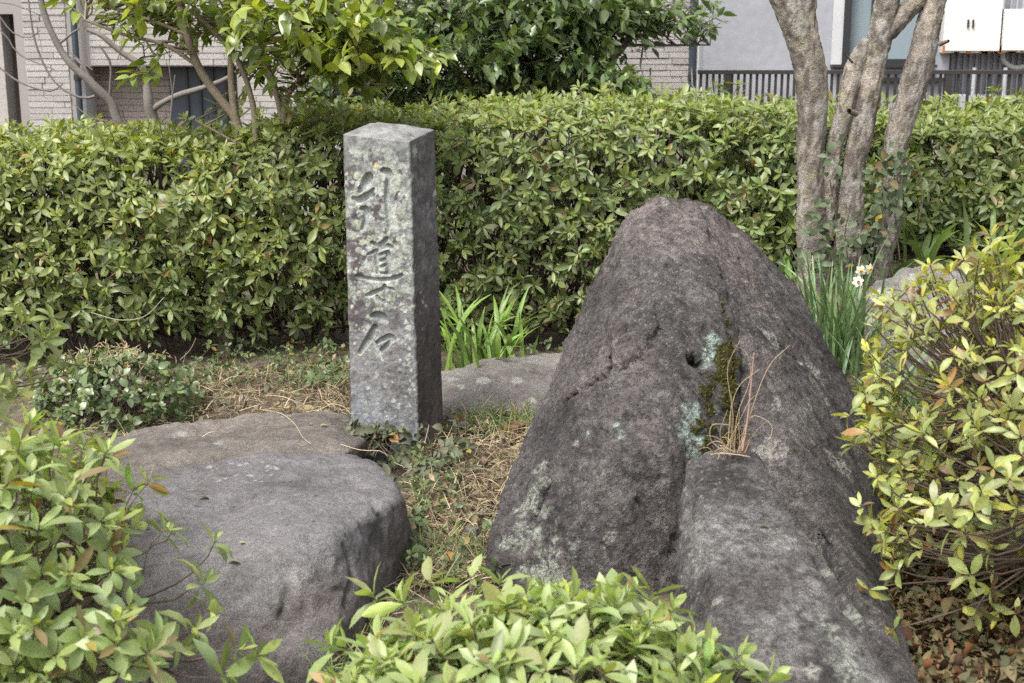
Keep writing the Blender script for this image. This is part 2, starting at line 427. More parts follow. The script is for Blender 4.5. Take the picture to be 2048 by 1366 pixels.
mb = MB(); wallbox(mb, 1393, 1403, -.3, zt2, YH - .1, YH + .1); mb.build('corner_post', M_trim, rh, False)
# meter boxes
def meter_box(px0, py0, px1, py1, label, extra):
    a = P(px0, py0, YR); b = P(px1, py1, YR)
    t = thing('meter_box', label, 'meter box', ((a[0] + b[0]) / 2, YR + .1, b[2]), 'white boxes on the grey wall')
    m_ = MB(); m_.box((a[0], YR - .06, b[2]), (b[0], YR + .15, a[2])); m_.build('cabinet', M_white, t, False)
    m_ = MB(); g = .012; m_.box((a[0] + g, YR - .072, b[2] + g), (b[0] - g, YR - .0605, a[2] - g)); dd = m_.build('door', M_white, t, False)
    m_ = MB()
    for q in extra:
        c = P(q, 47, YR - .075); m_.box((c[0] - .004, YR - .083, c[2] - .022), (c[0] + .004, YR - .0725, c[2] + .022))
    if extra: m_.build('latch', M_black, dd, False)
    m_ = MB()
    for _ in range(16):
        u = U(0, 1); w = U(.006, .04); x = a[0] + u * (b[0] - a[0] - w)
        m_.box((x, YR - .0625, b[2] - .003), (x + w, YR - .0605, b[2] + U(.003, .011)))
    for x in (a[0], b[0] - .012):
        m_.box((x - .001, YR - .0635, b[2] - .003), (x + .014, YR - .0605, b[2] + U(.02, .05)))
    m_.build('rust_patch', M_rust, t, False)
meter_box(1891, -75, 1994, 105, 'large white meter box with rusty lower edge on grey wall', (1936, 1946))
meter_box(1998, 18, 2110, 104, 'smaller white meter box cut by the right edge of the picture', ())
mb = MB(); cb = [P(px, py, YR + .08) for px, py in ((2005, 106), (2008, 122), (2030, 135), (2062, 128), (2100, 110))]
mb.tube(spline(cb, .02), .014, 8); cbt = mb.build('cable', plain_mat('pale_cable', (.5, .5, .48), .6), None, True, cb[0]); tag(cbt, 'pale cable looping under the smaller white meter box', 'cable')
for k, (x0, label) in enumerate(((1922, 'left one of two low gas meters behind the brown railing'), (1984, 'right one of two low gas meters behind the brown railing'))):
    a = P(x0, 182, YR); t = thing('gas_meter', label, 'gas meter', (a[0] + .09, YR, a[2] - .12), 'gas meters')
    mb = MB(); xz_box(mb, x0, 192, x0 + 46, 222, YR - .12, YR + .05); mb.build('case', M_conc, t, False)
    for q in (8, 24, 38):
        mb = MB(); c = P(x0 + q, 186, YR - .08); mb.tube([c, c + np.array([0, -.02, 0])], .022, 12); mb.build('dial', M_navy, t, False)
    mb = MB(); c = P(x0 + 23, 192, YR - .04); mb.tube([c, c + np.array([0, 0, .16])], .012, 8); mb.build('inlet_pipe', M_conc, t)
# railing
YF = 7.6
fa = P(1396, 145, YF); ra = thing('railing', 'dark brown metal railing with thin upright bars before the grey house', 'railing', (fa[0], YF, 0))
zt = fa[2]; zb = P(1396, 232, YF)[2]
x1 = P(2300, 145, YF)[0]
mb = MB(); mb.box((fa[0], YF - .02, zt - .008), (x1, YF + .02, zt + .012)); mb.build('top_rail', M_rail, ra, False)
mb = MB(); mb.box((fa[0], YF - .012, zb), (x1, YF + .012, zb + .025)); mb.build('bottom_rail', M_rail, ra, False)
px = 1402.; bar = None; kk = 0
while px < 2290:
    q = P(px, 145, YF)[0]
    if bar is None:
        m_ = MB(); m_.box((-.0065, -.0065, zb + .025), (.0065, .0065, zt - .008)); bar = mesh('baluster', np.concatenate(m_.V), np.concatenate(m_.F), M_rail, None, None, False)
    put('baluster', bar, ra, np.array([q, YF, 0]) - wloc(ra)); px += 12.5 if px < 1700 else (15 if px < 1890 else 20.5); kk += 1
for px in (1455, 1640, 1897, 2180):
    q = P(px, 145, YF)[0]; mb = MB(); mb.box((q - .018, YF - .018, -.2), (q + .018, YF + .018, zt - .009)); mb.build('post', M_rail, ra, False)

# ------------------------------------------------------------------ rocks
def hull(bm, pts):
    vs = [bm.verts.new(Vector(p)) for p in pts]
    r = bmesh.ops.convex_hull(bm, input=vs, use_existing_faces=False)
    bmesh.ops.delete(bm, geom=list({g for g in r['geom_interior'] + r['geom_unused'] if isinstance(g, bmesh.types.BMVert)}), context='VERTS')
def remesh(hulls, voxel, base):
    parts = []
    me = bpy.data.meshes.new('tmp'); bm = bmesh.new()
    for h in hulls:
        b2 = bmesh.new(); hull(b2, [np.asarray(p) - base for p in h]); t = bpy.data.meshes.new('t'); b2.to_mesh(t); b2.free(); bm.from_mesh(t); bpy.data.meshes.remove(t)
    bm.to_mesh(me); bm.free()
    o = bpy.data.objects.new('tmp', me); COL.objects.link(o)
    md = o.modifiers.new('r', 'REMESH'); md.mode = 'VOXEL'; md.voxel_size = voxel
    dg = bpy.context.evaluated_depsgraph_get(); ev = o.evaluated_get(dg); m2 = bpy.data.meshes.new_from_object(ev)
    bpy.data.objects.remove(o); bpy.data.meshes.remove(me)
    n = len(m2.vertices); V = np.empty(n * 3, np.float32); m2.vertices.foreach_get('co', V); V = V.reshape(-1, 3).astype(float)
    F = np.empty(len(m2.loops), np.int32); m2.loops.foreach_get('vertex_index', F); F = F.reshape(-1, 4)
    bpy.data.meshes.remove(m2); return V, F
def smooth(V, F, it, lam=.5):
    e = np.concatenate([F[:, [0, 1]], F[:, [1, 2]], F[:, [2, 3]], F[:, [3, 0]]]); a = np.concatenate([e[:, 0], e[:, 1]]); b = np.concatenate([e[:, 1], e[:, 0]])
    cnt = np.bincount(a, minlength=len(V))[:, None]
    for _ in range(it):
        s = np.stack([np.bincount(a, V[b, k], len(V)) for k in range(3)], 1) / cnt; V = V + (s - V) * lam
    return V
def normals(V, F):
    n = np.cross(V[F[:, 2]] - V[F[:, 0]], V[F[:, 3]] - V[F[:, 1]]); out = np.zeros_like(V)
    for k in range(4):
        for c in range(3): out[:, c] += np.bincount(F[:, k], n[:, c], len(V))
    return unit(out)
def caster(V, F, base):
    t = BVHTree.FromPolygons(V.tolist(), F.tolist())
    def hit(px, py):
        d = ray(px, py); r = t.ray_cast(Vector(CO - base), Vector(d / np.linalg.norm(d)))
        return None if r[0] is None else np.array(r[0])
    return hit
def polydist(V, pts):
    d = np.full(len(V), 9.)
    for a, b in zip(pts[:-1], pts[1:]):
        ab = b - a; t = np.clip(((V - a) @ ab) / max(ab @ ab, 1e-12), 0, 1); d = np.minimum(d, np.linalg.norm(V - a - t[:, None] * ab, axis=1))
    return d
def pxline(hit, pts, step=7):
    p = spline(np.array(pts, float)[:, :2] if len(pts) > 2 else np.array(pts, float), step) if len(pts) > 2 else np.linspace(pts[0], pts[1], 12)
    q = [hit(*v) for v in p]; return [v for v in q if v is not None]

def make_rock(hulls, base, voxel, sm, disp, seed=0, aniso=None):
    V, F = remesh(hulls, voxel, base); V = smooth(V, F, sm)
    n = normals(V, F); q = V + seed * 3.7
    if aniso is not None: q = q @ aniso
    d = 0
    for (sc, amp, o, ridge) in disp:
        f = fbm(q * sc, o, seed)
        if ridge: f = .5 - np.abs(f) * 1.6
        d = d + amp * f
    V = V + n * d[:, None]
    return V, F

# main boulder
B0 = P(1400, 1100, 3.6); B0[2] = 0
def lo(p, z=-.15): q = np.array(p); q[2] = z; return q
A_ = [(1292, 409, 3.96), (1340, 404, 3.95), (1388, 412, 3.95), (1257, 438, 3.93), (1220, 515, 3.89), (1190, 592, 3.85), (1160, 646, 3.81), (1122, 742, 3.73),
      (1094, 800, 3.65), (1060, 870, 3.55), (1040, 930, 3.47), (1002, 1050, 3.32), (986, 1140, 3.18),
      (1420, 520, 3.72), (1455, 640, 3.52), (1468, 720, 3.44), (1455, 900, 3.29), (1385, 1000, 3.17), (1352, 1180, 3.11),
      (1165, 768, 3.42), (1215, 748, 3.31), (1300, 660, 3.38), (1330, 640, 3.42), (1250, 900, 3.16), (1310, 880, 3.17), (1240, 1050, 3.10), (1180, 1180, 3.10), (1080, 1190, 3.06), (1330, 1190, 3.10)]
hA = [P(*p) for p in A_] + [lo(P(984, 1150, 3.16)), lo(P(1345, 1220, 3.06)), lo(P(1080, 1200, 3.04)), lo(P(1200, 1225, 3.02)), lo(P(1100, 760, 4.3)), lo(P(1500, 760, 4.4)), P(1330, 440, 4.2)]
B_ = [(1345, 404, 4.0), (1394, 413, 4.0), (1424, 433, 4.0), (1477, 475, 4.0), (1537, 535, 3.98), (1600, 605, 3.96), (1650, 692, 3.9), (1700, 785, 3.82), (1722, 850, 3.76), (1752, 945, 3.66),
      (1450, 600, 3.63), (1482, 720, 3.48), (1490, 890, 3.33), (1600, 1000, 3.22), (1758, 1060, 3.35), (1768, 1150, 3.14), (1768, 1200, 3.03), (1660, 1130, 3.10)]
hB = [P(*p) for p in B_] + [lo(P(1770, 1210, 3.02)), lo(P(1760, 960, 4.1)), lo(P(1500, 960, 4.3)), lo(P(1400, 1100, 3.4)), P(1480, 500, 4.25)]
C_ = [(1384, 914, 3.03), (1440, 906, 3.07), (1504, 914, 3.06), (1564, 1010, 2.87), (1614, 1112, 2.72), (1686, 1222, 2.58), (1782, 1368, 2.38), (1875, 1500, 2.25),
      (1371, 1060, 2.84), (1358, 1140, 2.76), (1351, 1200, 2.70), (1353, 1300, 2.57), (1400, 1420, 2.37), (1500, 1560, 2.13), (1760, 1600, 2.06)]
hC = [P(*p) for p in C_] + [lo(P(1350, 1220, 2.72)), lo(P(1400, 1440, 2.42)), lo(P(1760, 1610, 2.08)), lo(P(1885, 1500, 2.24)), lo(P(1500, 1000, 3.4)), lo(P(1700, 1150, 3.0)), lo(P(1390, 1000, 3.3))]
D_ = [(1650, 1030, 3.16), (1700, 1090, 3.12), (1768, 1190, 3.04), (1802, 1290, 2.77), (1826, 1345, 2.65), (1850, 1420, 2.48), (1690, 1200, 2.86), (1770, 1350, 2.56)]
hD = [P(*p) for p in D_] + [lo(P(1828, 1350, 2.63)), lo(P(1860, 1430, 2.44)), lo(P(1650, 1200, 3.1)), lo(P(1775, 1200, 3.02))]
# grain of the rock runs down to the right
ax = unit(np.array([.62, -.25, -.74])); E = np.eye(3); aniso = E - .62 * np.outer(ax, ax)
V, F = remesh([hA, hB, hC, hD], .0055, B0)
V = smooth(V, F, 3)
n = normals(V, F); V = V + n * .012; Q = V @ aniso
lump = .010 * fbm(V * 3.1, 3, 5) + .007 * (.45 - np.abs(fbm(Q * 8, 4, 8)) * 1.5) + .006 * fbm(Q * 24, 4, 9) + .0065 * (.4 - np.abs(fbm(Q * 58, 3, 10)))
wx0, wy0, _ = proj(V + B0); lobf = ss(1335, 1375, wx0) * ss(905, 940, wy0); lump = lump * (1 - .6 * lobf)
V = V + n * lump[:, None]
hit = caster(V, F, B0)
def crack(V, n, pts, w, dep, face=None):
    p = pxline(hit, pts)
    if len(p) < 2: return V
    d = polydist(V, p) * (1 + .35 * fbm(V * 35, 2, 3)); return V - n * (dep * np.exp(-(d / w) ** 2))[:, None]
n = normals(V, F)
for pts, w, dp in [
    ([(1213, 690), (1214, 725), (1205, 750), (1175, 765), (1130, 800)], .010, .030),
    ([(1215, 745), (1262, 728), (1300, 690), (1325, 650), (1318, 625)], .012, .016),
    ([(1384, 718), (1404, 722), (1416, 745), (1428, 770)], .013, .05),
    ([(1400, 560), (1440, 585), (1452, 640), (1465, 690), (1470, 760)], .009, .010),
    ([(1548, 680), (1575, 700), (1600, 725)], .007, .016), ([(1480, 520), (1530, 590), (1560, 640)], .006, .008),
    ([(1386, 905), (1380, 960), (1372, 1030), (1350, 1090), (1343, 1180)], .020, .010),
    ([(1275, 1000), (1290, 1020), (1296, 1032)], .005, .012),
    ([(1600, 960), (1660, 1040), (1740, 1150)], .010, .014), ([(1640, 1120), (1700, 1215), (1760, 1300), (1800, 1345)], .013, .024),
    ([(1560, 1000), (1650, 1085), (1720, 1180)], .008, .010), ([(1660, 880), (1700, 960), (1735, 1050)], .007, .010),
    ([(1090, 930), (1098, 970), (1075, 1010), (1060, 1060)], .009, .016), ([(1500, 560), (1560, 650), (1640, 790)], .006, .007)]:
    V = crack(V, n, pts, w, dp)
# colour of the stone, plus light painted on the lobe
n = normals(V, F); hit = caster(V, F, B0)
c = np.tile(np.array([.092, .083, .081]), (len(V), 1))
a = fbm(V * 5, 4, 21); b = fbm(Q * 14, 4, 22); e = fbm(V * 60, 3, 23)
c = c * (1 + .25 * a + .3 * b + .3 * e)[:, None]
wx, wy, wt = proj(V + B0)
up = ss(720, 560, wy + .25 * (wx - 1300)) * ss(1500, 1380, wx) + .0
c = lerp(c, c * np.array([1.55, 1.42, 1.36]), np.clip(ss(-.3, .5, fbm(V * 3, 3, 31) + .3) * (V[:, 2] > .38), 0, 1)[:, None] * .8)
# pale mineral weathering and painted light on the front lobe, ending at its crest
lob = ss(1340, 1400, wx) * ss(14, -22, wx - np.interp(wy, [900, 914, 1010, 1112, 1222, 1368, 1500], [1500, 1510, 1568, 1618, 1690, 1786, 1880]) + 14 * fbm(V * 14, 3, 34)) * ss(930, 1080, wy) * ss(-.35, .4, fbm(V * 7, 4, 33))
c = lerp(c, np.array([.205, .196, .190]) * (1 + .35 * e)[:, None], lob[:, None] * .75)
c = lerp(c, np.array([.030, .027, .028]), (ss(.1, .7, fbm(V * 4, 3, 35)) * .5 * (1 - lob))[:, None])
c = c * (1 + .35 * np.clip(fbm(Q * 95, 2, 36), -1, 1))[:, None]
def blot(c, px, py, rpx, col, amt=.9, edge=.45, sy=1.0, seed=0, fr=60):
    h = hit(px, py)
    if h is None: return c
    t = np.linalg.norm(h + B0 - CO); r = rpx * t / FPX
    dv = V - h; 
    d = np.sqrt(dv[:, 0] ** 2 + dv[:, 1] ** 2 + (dv[:, 2] / sy) ** 2)
    m = ss(1.0 + edge, 1.0 - edge, d / (r * 1.15) + .55 * fbm(V * fr, 3, 40 + seed)) * amt * ss(-.55, .05, fbm(V * 190, 2, 47) + .25 * fbm(V * 60, 2, 48))
    return lerp(c, np.array(col) * (1 + .2 * e)[:, None], m[:, None])
PALE = (.30, .315, .265); MINT = (.32, .40, .35); WHT = (.32, .305, .275)
for (px, py, r, col) in [
    (1075, 940, 14, PALE), (1088, 965, 10, PALE), (1065, 985, 13, PALE), (1050, 1015, 18, PALE), (1043, 1055, 15, PALE), (1046, 1100, 12, PALE), (1045, 1140, 11, PALE), (1085, 1025, 17, PALE),
    (1068, 1070, 14, PALE), (1076, 1100, 11, PALE), (1095, 1140, 26, PALE), (1070, 1150, 14, PALE), (1110, 1170, 20, PALE), (1125, 1135, 7, WHT), (1012, 1090, 14, PALE), (1032, 1085, 9, PALE), (1113, 1080, 8, PALE), (1148, 1088, 8, PALE),
    (1215, 1076, 8, WHT), (1225, 1072, 8, WHT), (1208, 1100, 5, WHT), (1240, 862, 5, MINT), (1243, 870, 6, MINT), (1175, 866, 5, MINT), (1152, 886, 6, WHT), (1337, 838, 5, MINT), (1333, 730, 5, WHT), (1232, 850, 4, MINT),
    (1430, 680, 12, MINT), (1424, 700, 12, MINT), (1418, 720, 10, MINT), (1420, 710, 12, MINT), (1380, 830, 15, MINT), (1375, 865, 18, MINT), (1395, 880, 16, MINT), (1400, 850, 10, MINT), (1390, 815, 10, MINT), (1385, 895, 18, MINT), (1425, 820, 9, MINT),
    (1535, 672, 15, WHT), (1545, 682, 12, WHT), (1525, 665, 9, WHT), (1630, 750, 16, WHT), (1622, 742, 12, WHT), (1553, 810, 10, WHT), (1650, 800, 9, WHT), (1600, 725, 7, WHT), (1490, 560, 6, WHT), (1532, 585, 5, WHT), (1655, 905, 8, WHT), (1620, 815, 7, WHT), (1680, 930, 22, WHT),
    (1530, 905, 20, WHT), (1560, 900, 14, WHT), (1640, 1100, 14, PALE), (1660, 1145, 16, PALE), (1715, 1240, 22, PALE), (1700, 1220, 16, PALE), (1690, 1290, 22, PALE), (1660, 1250, 18, PALE), (1430, 1205, 9, WHT), (1440, 1200, 7, WHT), (1390, 1265, 9, WHT), (1620, 1340, 16, WHT), (1700, 1340, 30, PALE), (1580, 1340, 12, WHT),
    (1470, 470, 6, WHT), (1405, 420, 7, WHT), (1240, 445, 6, WHT), (1640, 650, 7, WHT), (1580, 560, 6, WHT), (1330, 402, 8, WHT)]:
    c = blot(c, px, py, r, col, .85, .3, 1.3, int(px + py) % 7)
spk = ss(.55, .7, vnoise(V * 230 + 3, 71)) * ss(.05, .5, fbm(V * 6, 3, 72)) * .5
c = lerp(c, np.array([.30, .31, .28]), spk[:, None])
# long pale streaks down the right slab
st = ss(.35, .6, fbm((V @ (E - .9 * np.outer(ax, ax))) * 38, 3, 51)) * ss(1470, 1520, wx) * (wy < 1000) * .5
c = lerp(c, np.array([.17, .165, .155]), (st * ss(0, .5, fbm(V * 9, 2, 52)))[:, None])
MOSS = (.040, .040, .006)
mossm = np.zeros(len(V))
for (px, py, r) in [(1455, 700, 20), (1450, 735, 26), (1440, 760, 24), (1455, 770, 22), (1465, 725, 15), (1450, 800, 20), (1460, 840, 18), (1455, 880, 20), (1410, 790, 16), (1418, 815, 14), (1400, 850, 10), (1420, 860, 14), (1410, 890, 14), (1440, 610, 5), (1446, 625, 6), (1455, 645, 6), (1460, 660, 5), (1464, 680, 7), (1390, 860, 8), (1440, 590, 4)]:
    h = hit(px, py)
    if h is None: continue
    r = r * np.linalg.norm(h + B0 - CO) / FPX
    mossm = np.maximum(mossm, ss(1.25, .8, np.linalg.norm(V - h, axis=1) / r + .5 * fbm(V * 80, 3, 61)))
c = lerp(c, np.array(MOSS) * (1 + .4 * e)[:, None], mossm[:, None])
V = V + n * (mossm * (.006 + .004 * fbm(V * 120, 2, 62)))[:, None]
boulder = thing('boulder', 'tall dark peaked boulder with mossy cleft and pale lichen', 'boulder', B0)
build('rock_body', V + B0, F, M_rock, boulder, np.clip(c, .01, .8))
main_hit = lambda px, py: (lambda h: None if h is None else h + B0)(hit(px, py))
# moss tufts standing on the cleft
mi = np.where(mossm > .6)[0]; mi = rng.choice(mi, min(5000, len(mi)), replace=False); mp = V[mi] + B0; mn = unit(n[mi] + .7 * rng.normal(size=(len(mi), 3)) + np.array([0, 0, .5]))
sv = unit(np.cross(mn, rng.normal(size=(len(mi), 3)))) * .0016; ml = U(.005, .011, len(mi))[:, None]
mv = np.stack([mp - sv, mp + sv, mp + mn * ml], 1).reshape(-1, 3)
mc = np.repeat(np.array([(.065, .062, .009)]) * U(.6, 1.7, (len(mi), 1)), 3, 0)
tag(build('moss', mv, np.arange(len(mv)).reshape(-1, 3), M_straw, boulder, mc, None, False), kind='stuff')

def simple_rock(name, label, cat, pts, voxel, sm, disp, colr, mat=M_flat, seed=0, pale=None, spots=(), group=None, extra=None, dents=()):
    pts = [np.asarray(p, float) for p in pts]
    base = np.mean(pts, 0); base[2] = gz(base[0], base[1])
    V, F = make_rock([pts], base, voxel, sm, disp, seed)
    global B0_, hit_
    h_ = caster(V, F, base); n = normals(V, F)
    for (pl, w, dp) in dents:
        p = pxline(h_, pl)
        if len(p) > 1:
            d = polydist(V, p) * (1 + .35 * fbm(V * 30, 2, 3)); V = V - n * (dp * np.exp(-(d / w) ** 2))[:, None]
    e = fbm(V * 60, 3, seed + 5)
    c = np.array(colr) * (1 + .2 * fbm(V * 5, 4, seed + 1) + .16 * fbm(V * 18, 4, seed + 2) + .12 * e)[:, None]
    if pale is not None:
        c = lerp(c, np.array(pale) * (1 + .15 * e)[:, None], (ss(-.2, .5, fbm(V * 4, 4, seed + 7)) * .7)[:, None])
    for (px, py, r, col) in spots:
        h = h_(px, py)
        if h is None: continue
        r = r * np.linalg.norm(h + base - CO) / FPX
        m = ss(1.3, .75, np.linalg.norm(V - h, axis=1) / r + .5 * fbm(V * 60, 3, seed + 9)) * .85
        c = lerp(c, np.array(col) * (1 + .2 * e)[:, None], m[:, None])
    if extra: c = extra(V + base, c)
    o = build(name, V + base, F, mat, None, np.clip(c, .01, .8), base=base); tag(o, label, cat, group)
    return lambda px, py: (lambda h: None if h is None else h + base)(h_(px, py))

sp_ = []
r2 = np.random.default_rng(3)
for _ in range(26): sp_.append((440 + r2.uniform(-35, 120), 935 + r2.uniform(-12, 34), r2.uniform(2, 5), (.33, .325, .32)))
for _ in range(16): sp_.append((r2.uniform(340, 770), r2.uniform(930, 1100), r2.uniform(2.5, 5), (.03, .027, .027)))
sp_ += [(610, 1195, 22, (.2, .19, .182)), (600, 1150, 18, (.2, .19, .182)), (670, 1120, 7, (.26, .25, .24)), (665, 1150, 8, (.26, .25, .24)), (560, 1200, 26, (.12, .115, .11)), (300, 960, 30, (.11, .095, .085))]
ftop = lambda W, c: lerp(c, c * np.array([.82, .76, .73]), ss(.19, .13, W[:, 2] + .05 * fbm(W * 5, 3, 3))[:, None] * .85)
fp = [(330, 955, 3.45), (400, 926, 3.54), (520, 911, 3.58), (640, 900, 3.62), (705, 900, 3.6), (762, 920, 3.5), (786, 950, 3.38), (800, 990, 3.24),
      (722, 1044, 3.03), (640, 1088, 2.88), (560, 1085, 2.89), (440, 1110, 2.84), (320, 1140, 2.80), (240, 1110, 2.86), (250, 1000, 3.2)]
fpts = [P(*p) for p in fp] + [P(824, 1100, 3.35), P(816, 1130, 3.28), P(740, 1200, 2.98), P(662, 1300, 2.76), P(600, 1350, 2.72), P(430, 1380, 2.62), P(240, 1360, 2.66)]
fpts += [lo(P(824, 1130, 3.32)), lo(P(664, 1310, 2.76)), lo(P(430, 1390, 2.62)), lo(P(235, 1370, 2.66)), lo(P(240, 960, 3.45)), lo(P(740, 920, 3.6))]
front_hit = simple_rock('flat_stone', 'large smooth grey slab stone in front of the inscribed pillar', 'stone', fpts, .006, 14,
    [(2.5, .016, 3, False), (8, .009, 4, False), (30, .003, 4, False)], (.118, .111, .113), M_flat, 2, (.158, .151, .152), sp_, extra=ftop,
    dents=[([(640, 1090), (655, 1150), (650, 1230)], .03, .012), ([(720, 1020), (740, 1070), (790, 1110)], .03, .010), ([(515, 1060), (580, 1075), (640, 1070)], .02, .006), ([(560, 1105), (575, 1180), (560, 1240)], .008, .008), ([(690, 1090), (705, 1150), (690, 1210)], .008, .010), ([(745, 1000), (770, 1060), (775, 1120)], .008, .010),
    ([(600, 1150), (640, 1180), (690, 1180)], .007, .006), ([(500, 1000), (530, 1008), (548, 1006)], .006, .004), ([(600, 965), (615, 970), (628, 968)], .006, .004), ([(690, 960), (700, 964), (712, 962)], .006, .005)])
mp_ = [(214, 876, 4.2), (300, 846, 4.35), (430, 832, 4.42), (540, 824, 4.45), (632, 811, 4.5), (680, 820, 4.5), (712, 838, 4.45), (730, 880, 4.1), (690, 905, 3.85), (560, 930, 3.75), (300, 975, 3.68), (190, 950, 3.8)]
mpts = [P(*p) for p in mp_] + [lo(P(210, 880, 4.24)), lo(P(632, 815, 4.6)), lo(P(735, 850, 4.5)), lo(P(700, 930, 3.7)), lo(P(300, 1000, 3.6)), lo(P(180, 960, 3.75)), P(430, 900, 4.05)]
mid_hit = simple_rock('flat_stone', 'low brownish slab stone behind the smooth grey slab and left of the pillar', 'stone', mpts, .007, 10,
    [(2.5, .018, 3, False), (8, .010, 4, False), (26, .004, 3, False)], (.128, .112, .100), M_flat, 5, (.185, .160, .142), [(360, 870, 14, (.23, .215, .20)), (430, 885, 12, (.23, .215, .20)), (580, 830, 16, (.23, .215, .20))],
    dents=[([(365, 938), (410, 922), (450, 915)], .012, .014), ([(430, 880), (470, 895), (520, 885)], .02, .008)])
bp_ = [(840, 745, 4.95), (900, 731, 5.0), (990, 718, 5.02), (1060, 712, 5.05), (1120, 709, 5.1), (1200, 712, 5.1), (840, 820, 4.6), (900, 832, 4.56), (1000, 836, 4.55), (1090, 815, 4.6), (1200, 800, 4.7)]
bpts = [P(*p) for p in bp_] + [lo(P(830, 750, 5.0)), lo(P(1210, 720, 5.15)), lo(P(840, 830, 4.56)), lo(P(1000, 845, 4.5)), lo(P(1210, 810, 4.66))]
simple_rock('flat_stone', 'pale brown slab stone between the pillar and the dark boulder', 'stone', bpts, .008, 8,
    [(3, .014, 3, False), (9, .008, 4, False), (30, .004, 3, False)], (.150, .135, .124), M_flat, 9, (.205, .188, .174), [(965, 762, 12, (.33, .33, .29)), (1035, 760, 10, (.33, .33, .29)), (925, 775, 9, (.33, .33, .29)), (1062, 800, 9, (.33, .33, .29)), (905, 757, 14, (.31, .30, .28))])
rp_ = [(1692, 668, 4.6), (1710, 610, 4.75), (1755, 566, 4.85), (1812, 538, 4.9), (1860, 530, 4.95), (1905, 540, 4.95), (1980, 600, 4.8), (2040, 680, 4.7), (1800, 700, 4.4), (1900, 720, 4.4)]
rpts = [P(*p) for p in rp_] + [lo(P(1690, 680, 4.6), .02), lo(P(2060, 690, 4.7), .02), lo(P(1850, 720, 4.35), .02), lo(P(1860, 560, 5.2), .1), lo(P(1740, 580, 5.1), .1)]
simple_rock('rock', 'rounded grey rock behind the narcissus and right hand azalea', 'rock', rpts, .01, 8,
    [(3, .02, 3, False), (9, .012, 4, True), (30, .005, 3, False)], (.16, .15, .142), M_flat, 12, (.205, .195, .183), [(1760, 590, 20, (.33, .33, .29)), (1730, 640, 24, (.32, .33, .28)), (1830, 560, 16, (.32, .32, .29))])
def pebble(px, py, wpx, hpx, Y, col, name, label, cat, group=None, tall=1, seed=0):
    c0 = P(px, py, Y); s = mpp(Y); w = wpx * s / 2; h = hpx * s / 2
    pts = [c0 + np.array([a * w * U(.8, 1.1), b * w * .8, cc * h * U(.85, 1.1)]) for a in (-1, -.4, .4, 1) for b in (-1, 0, 1) for cc in (-1, 1) if not (abs(a) == 1 and abs(b) == 1)]
    simple_rock(name, label, cat, pts, max(w, h) / 14, 4, [(3 / w * .12, w * .06, 3, False), (20, .003, 3, False)], col, M_flat, seed, None, (), group)
pebble(910, 868, 48, 84, 4.42, (.11, .105, .08), 'stone', 'small upright mossy stone tucked behind the right side of the pillar', 'stone', seed=21)
pebble(1022, 856, 60, 22, 4.4, (.17, .10, .06), 'stone', 'rust brown flat stone in the dry grass near the dark boulder', 'stone', seed=22)
pebble(946, 1064, 36, 22, 3.42, (.17, .155, .145), 'stone', 'small round grey stone on the dry grass between slab and boulder', 'stone', seed=23)
pebble(1738, 930, 58, 90, 3.75, (.2, .18, .16), 'stone', 'pale stone chip wedged at the right foot of the dark boulder', 'stone', seed=24)
pebble(853, 1125, 22, 16, 3.3, (.33, .31, .29), 'stone', 'tiny whitish stone chip on soil right of the smooth slab', 'stone', seed=25)
pebble(1005, 1018, 18, 16, 3.5, (.33, .29, .27), 'stone', 'pinkish white pebble touching the left foot of the boulder', 'stone', seed=26)

# ------------------------------------------------------------------ inscribed pillar
Cb = P(838, 912, 4.2); Ct = P(818, 284, 4.22)
PHI = R(18)
df = np.array([-math.cos(PHI), math.sin(PHI), 0]); dr = np.array([math.sin(PHI), math.cos(PHI), 0])
Cb = Cb + (Cb - Ct) * .06                # foot in the soil
def corner_ring(v):                     # v 0 top, 1 foot: four corners, left-front, front, right, back
    c = lerp(Ct, Cb, v); wf = lerp(.214, .229, v); wr_ = lerp(.214, .222, v)
    up_ = np.array([0, 0, 1.]) * (1 - v)
    return c + df * wf + up_ * .016, c, c + dr * wr_ + up_ * .018, c + dr * wr_ + df * wf + up_ * .034
nv = 420
vs = np.linspace(0, 1, nv)
nF, nR, nC, nO = 104, 56, 5, 14
seq = [('f', np.linspace(.025, .955, nF)), ('c1', np.linspace(0, 1, nC + 2)[1:-1]), ('r', np.linspace(.045, .97, nR)), ('k', np.linspace(0.02, .98, nO)), ('l', np.linspace(.02, .98, nO))]
cols_ = []; kind = []; uu = []
LF, FC, RC, BK = corner_ring(vs[:, None])
for k, ts in seq:
    for t in ts:
        if k == 'f': p = lerp(LF, FC, t)
        elif k == 'c1': p = lerp(lerp(LF, FC, .955), lerp(FC, RC, .045), t) + (FC - lerp(lerp(LF, FC, .955), lerp(FC, RC, .045), .5)) * (.35 * math.sin(math.pi * t))
        elif k == 'r': p = lerp(FC, RC, t)
        elif k == 'k': p = lerp(RC, BK, t)
        else: p = lerp(BK, LF, t)
        cols_.append(p); kind.append(k); uu.append(t)
PV = np.stack(cols_, 1); npm = PV.shape[1]      # rows, around
kind = np.array(kind); uu = np.array(uu)
fpx, fpy, _ = proj(PV[:, :nF])
front_in = np.array([math.sin(PHI), math.cos(PHI), 0])
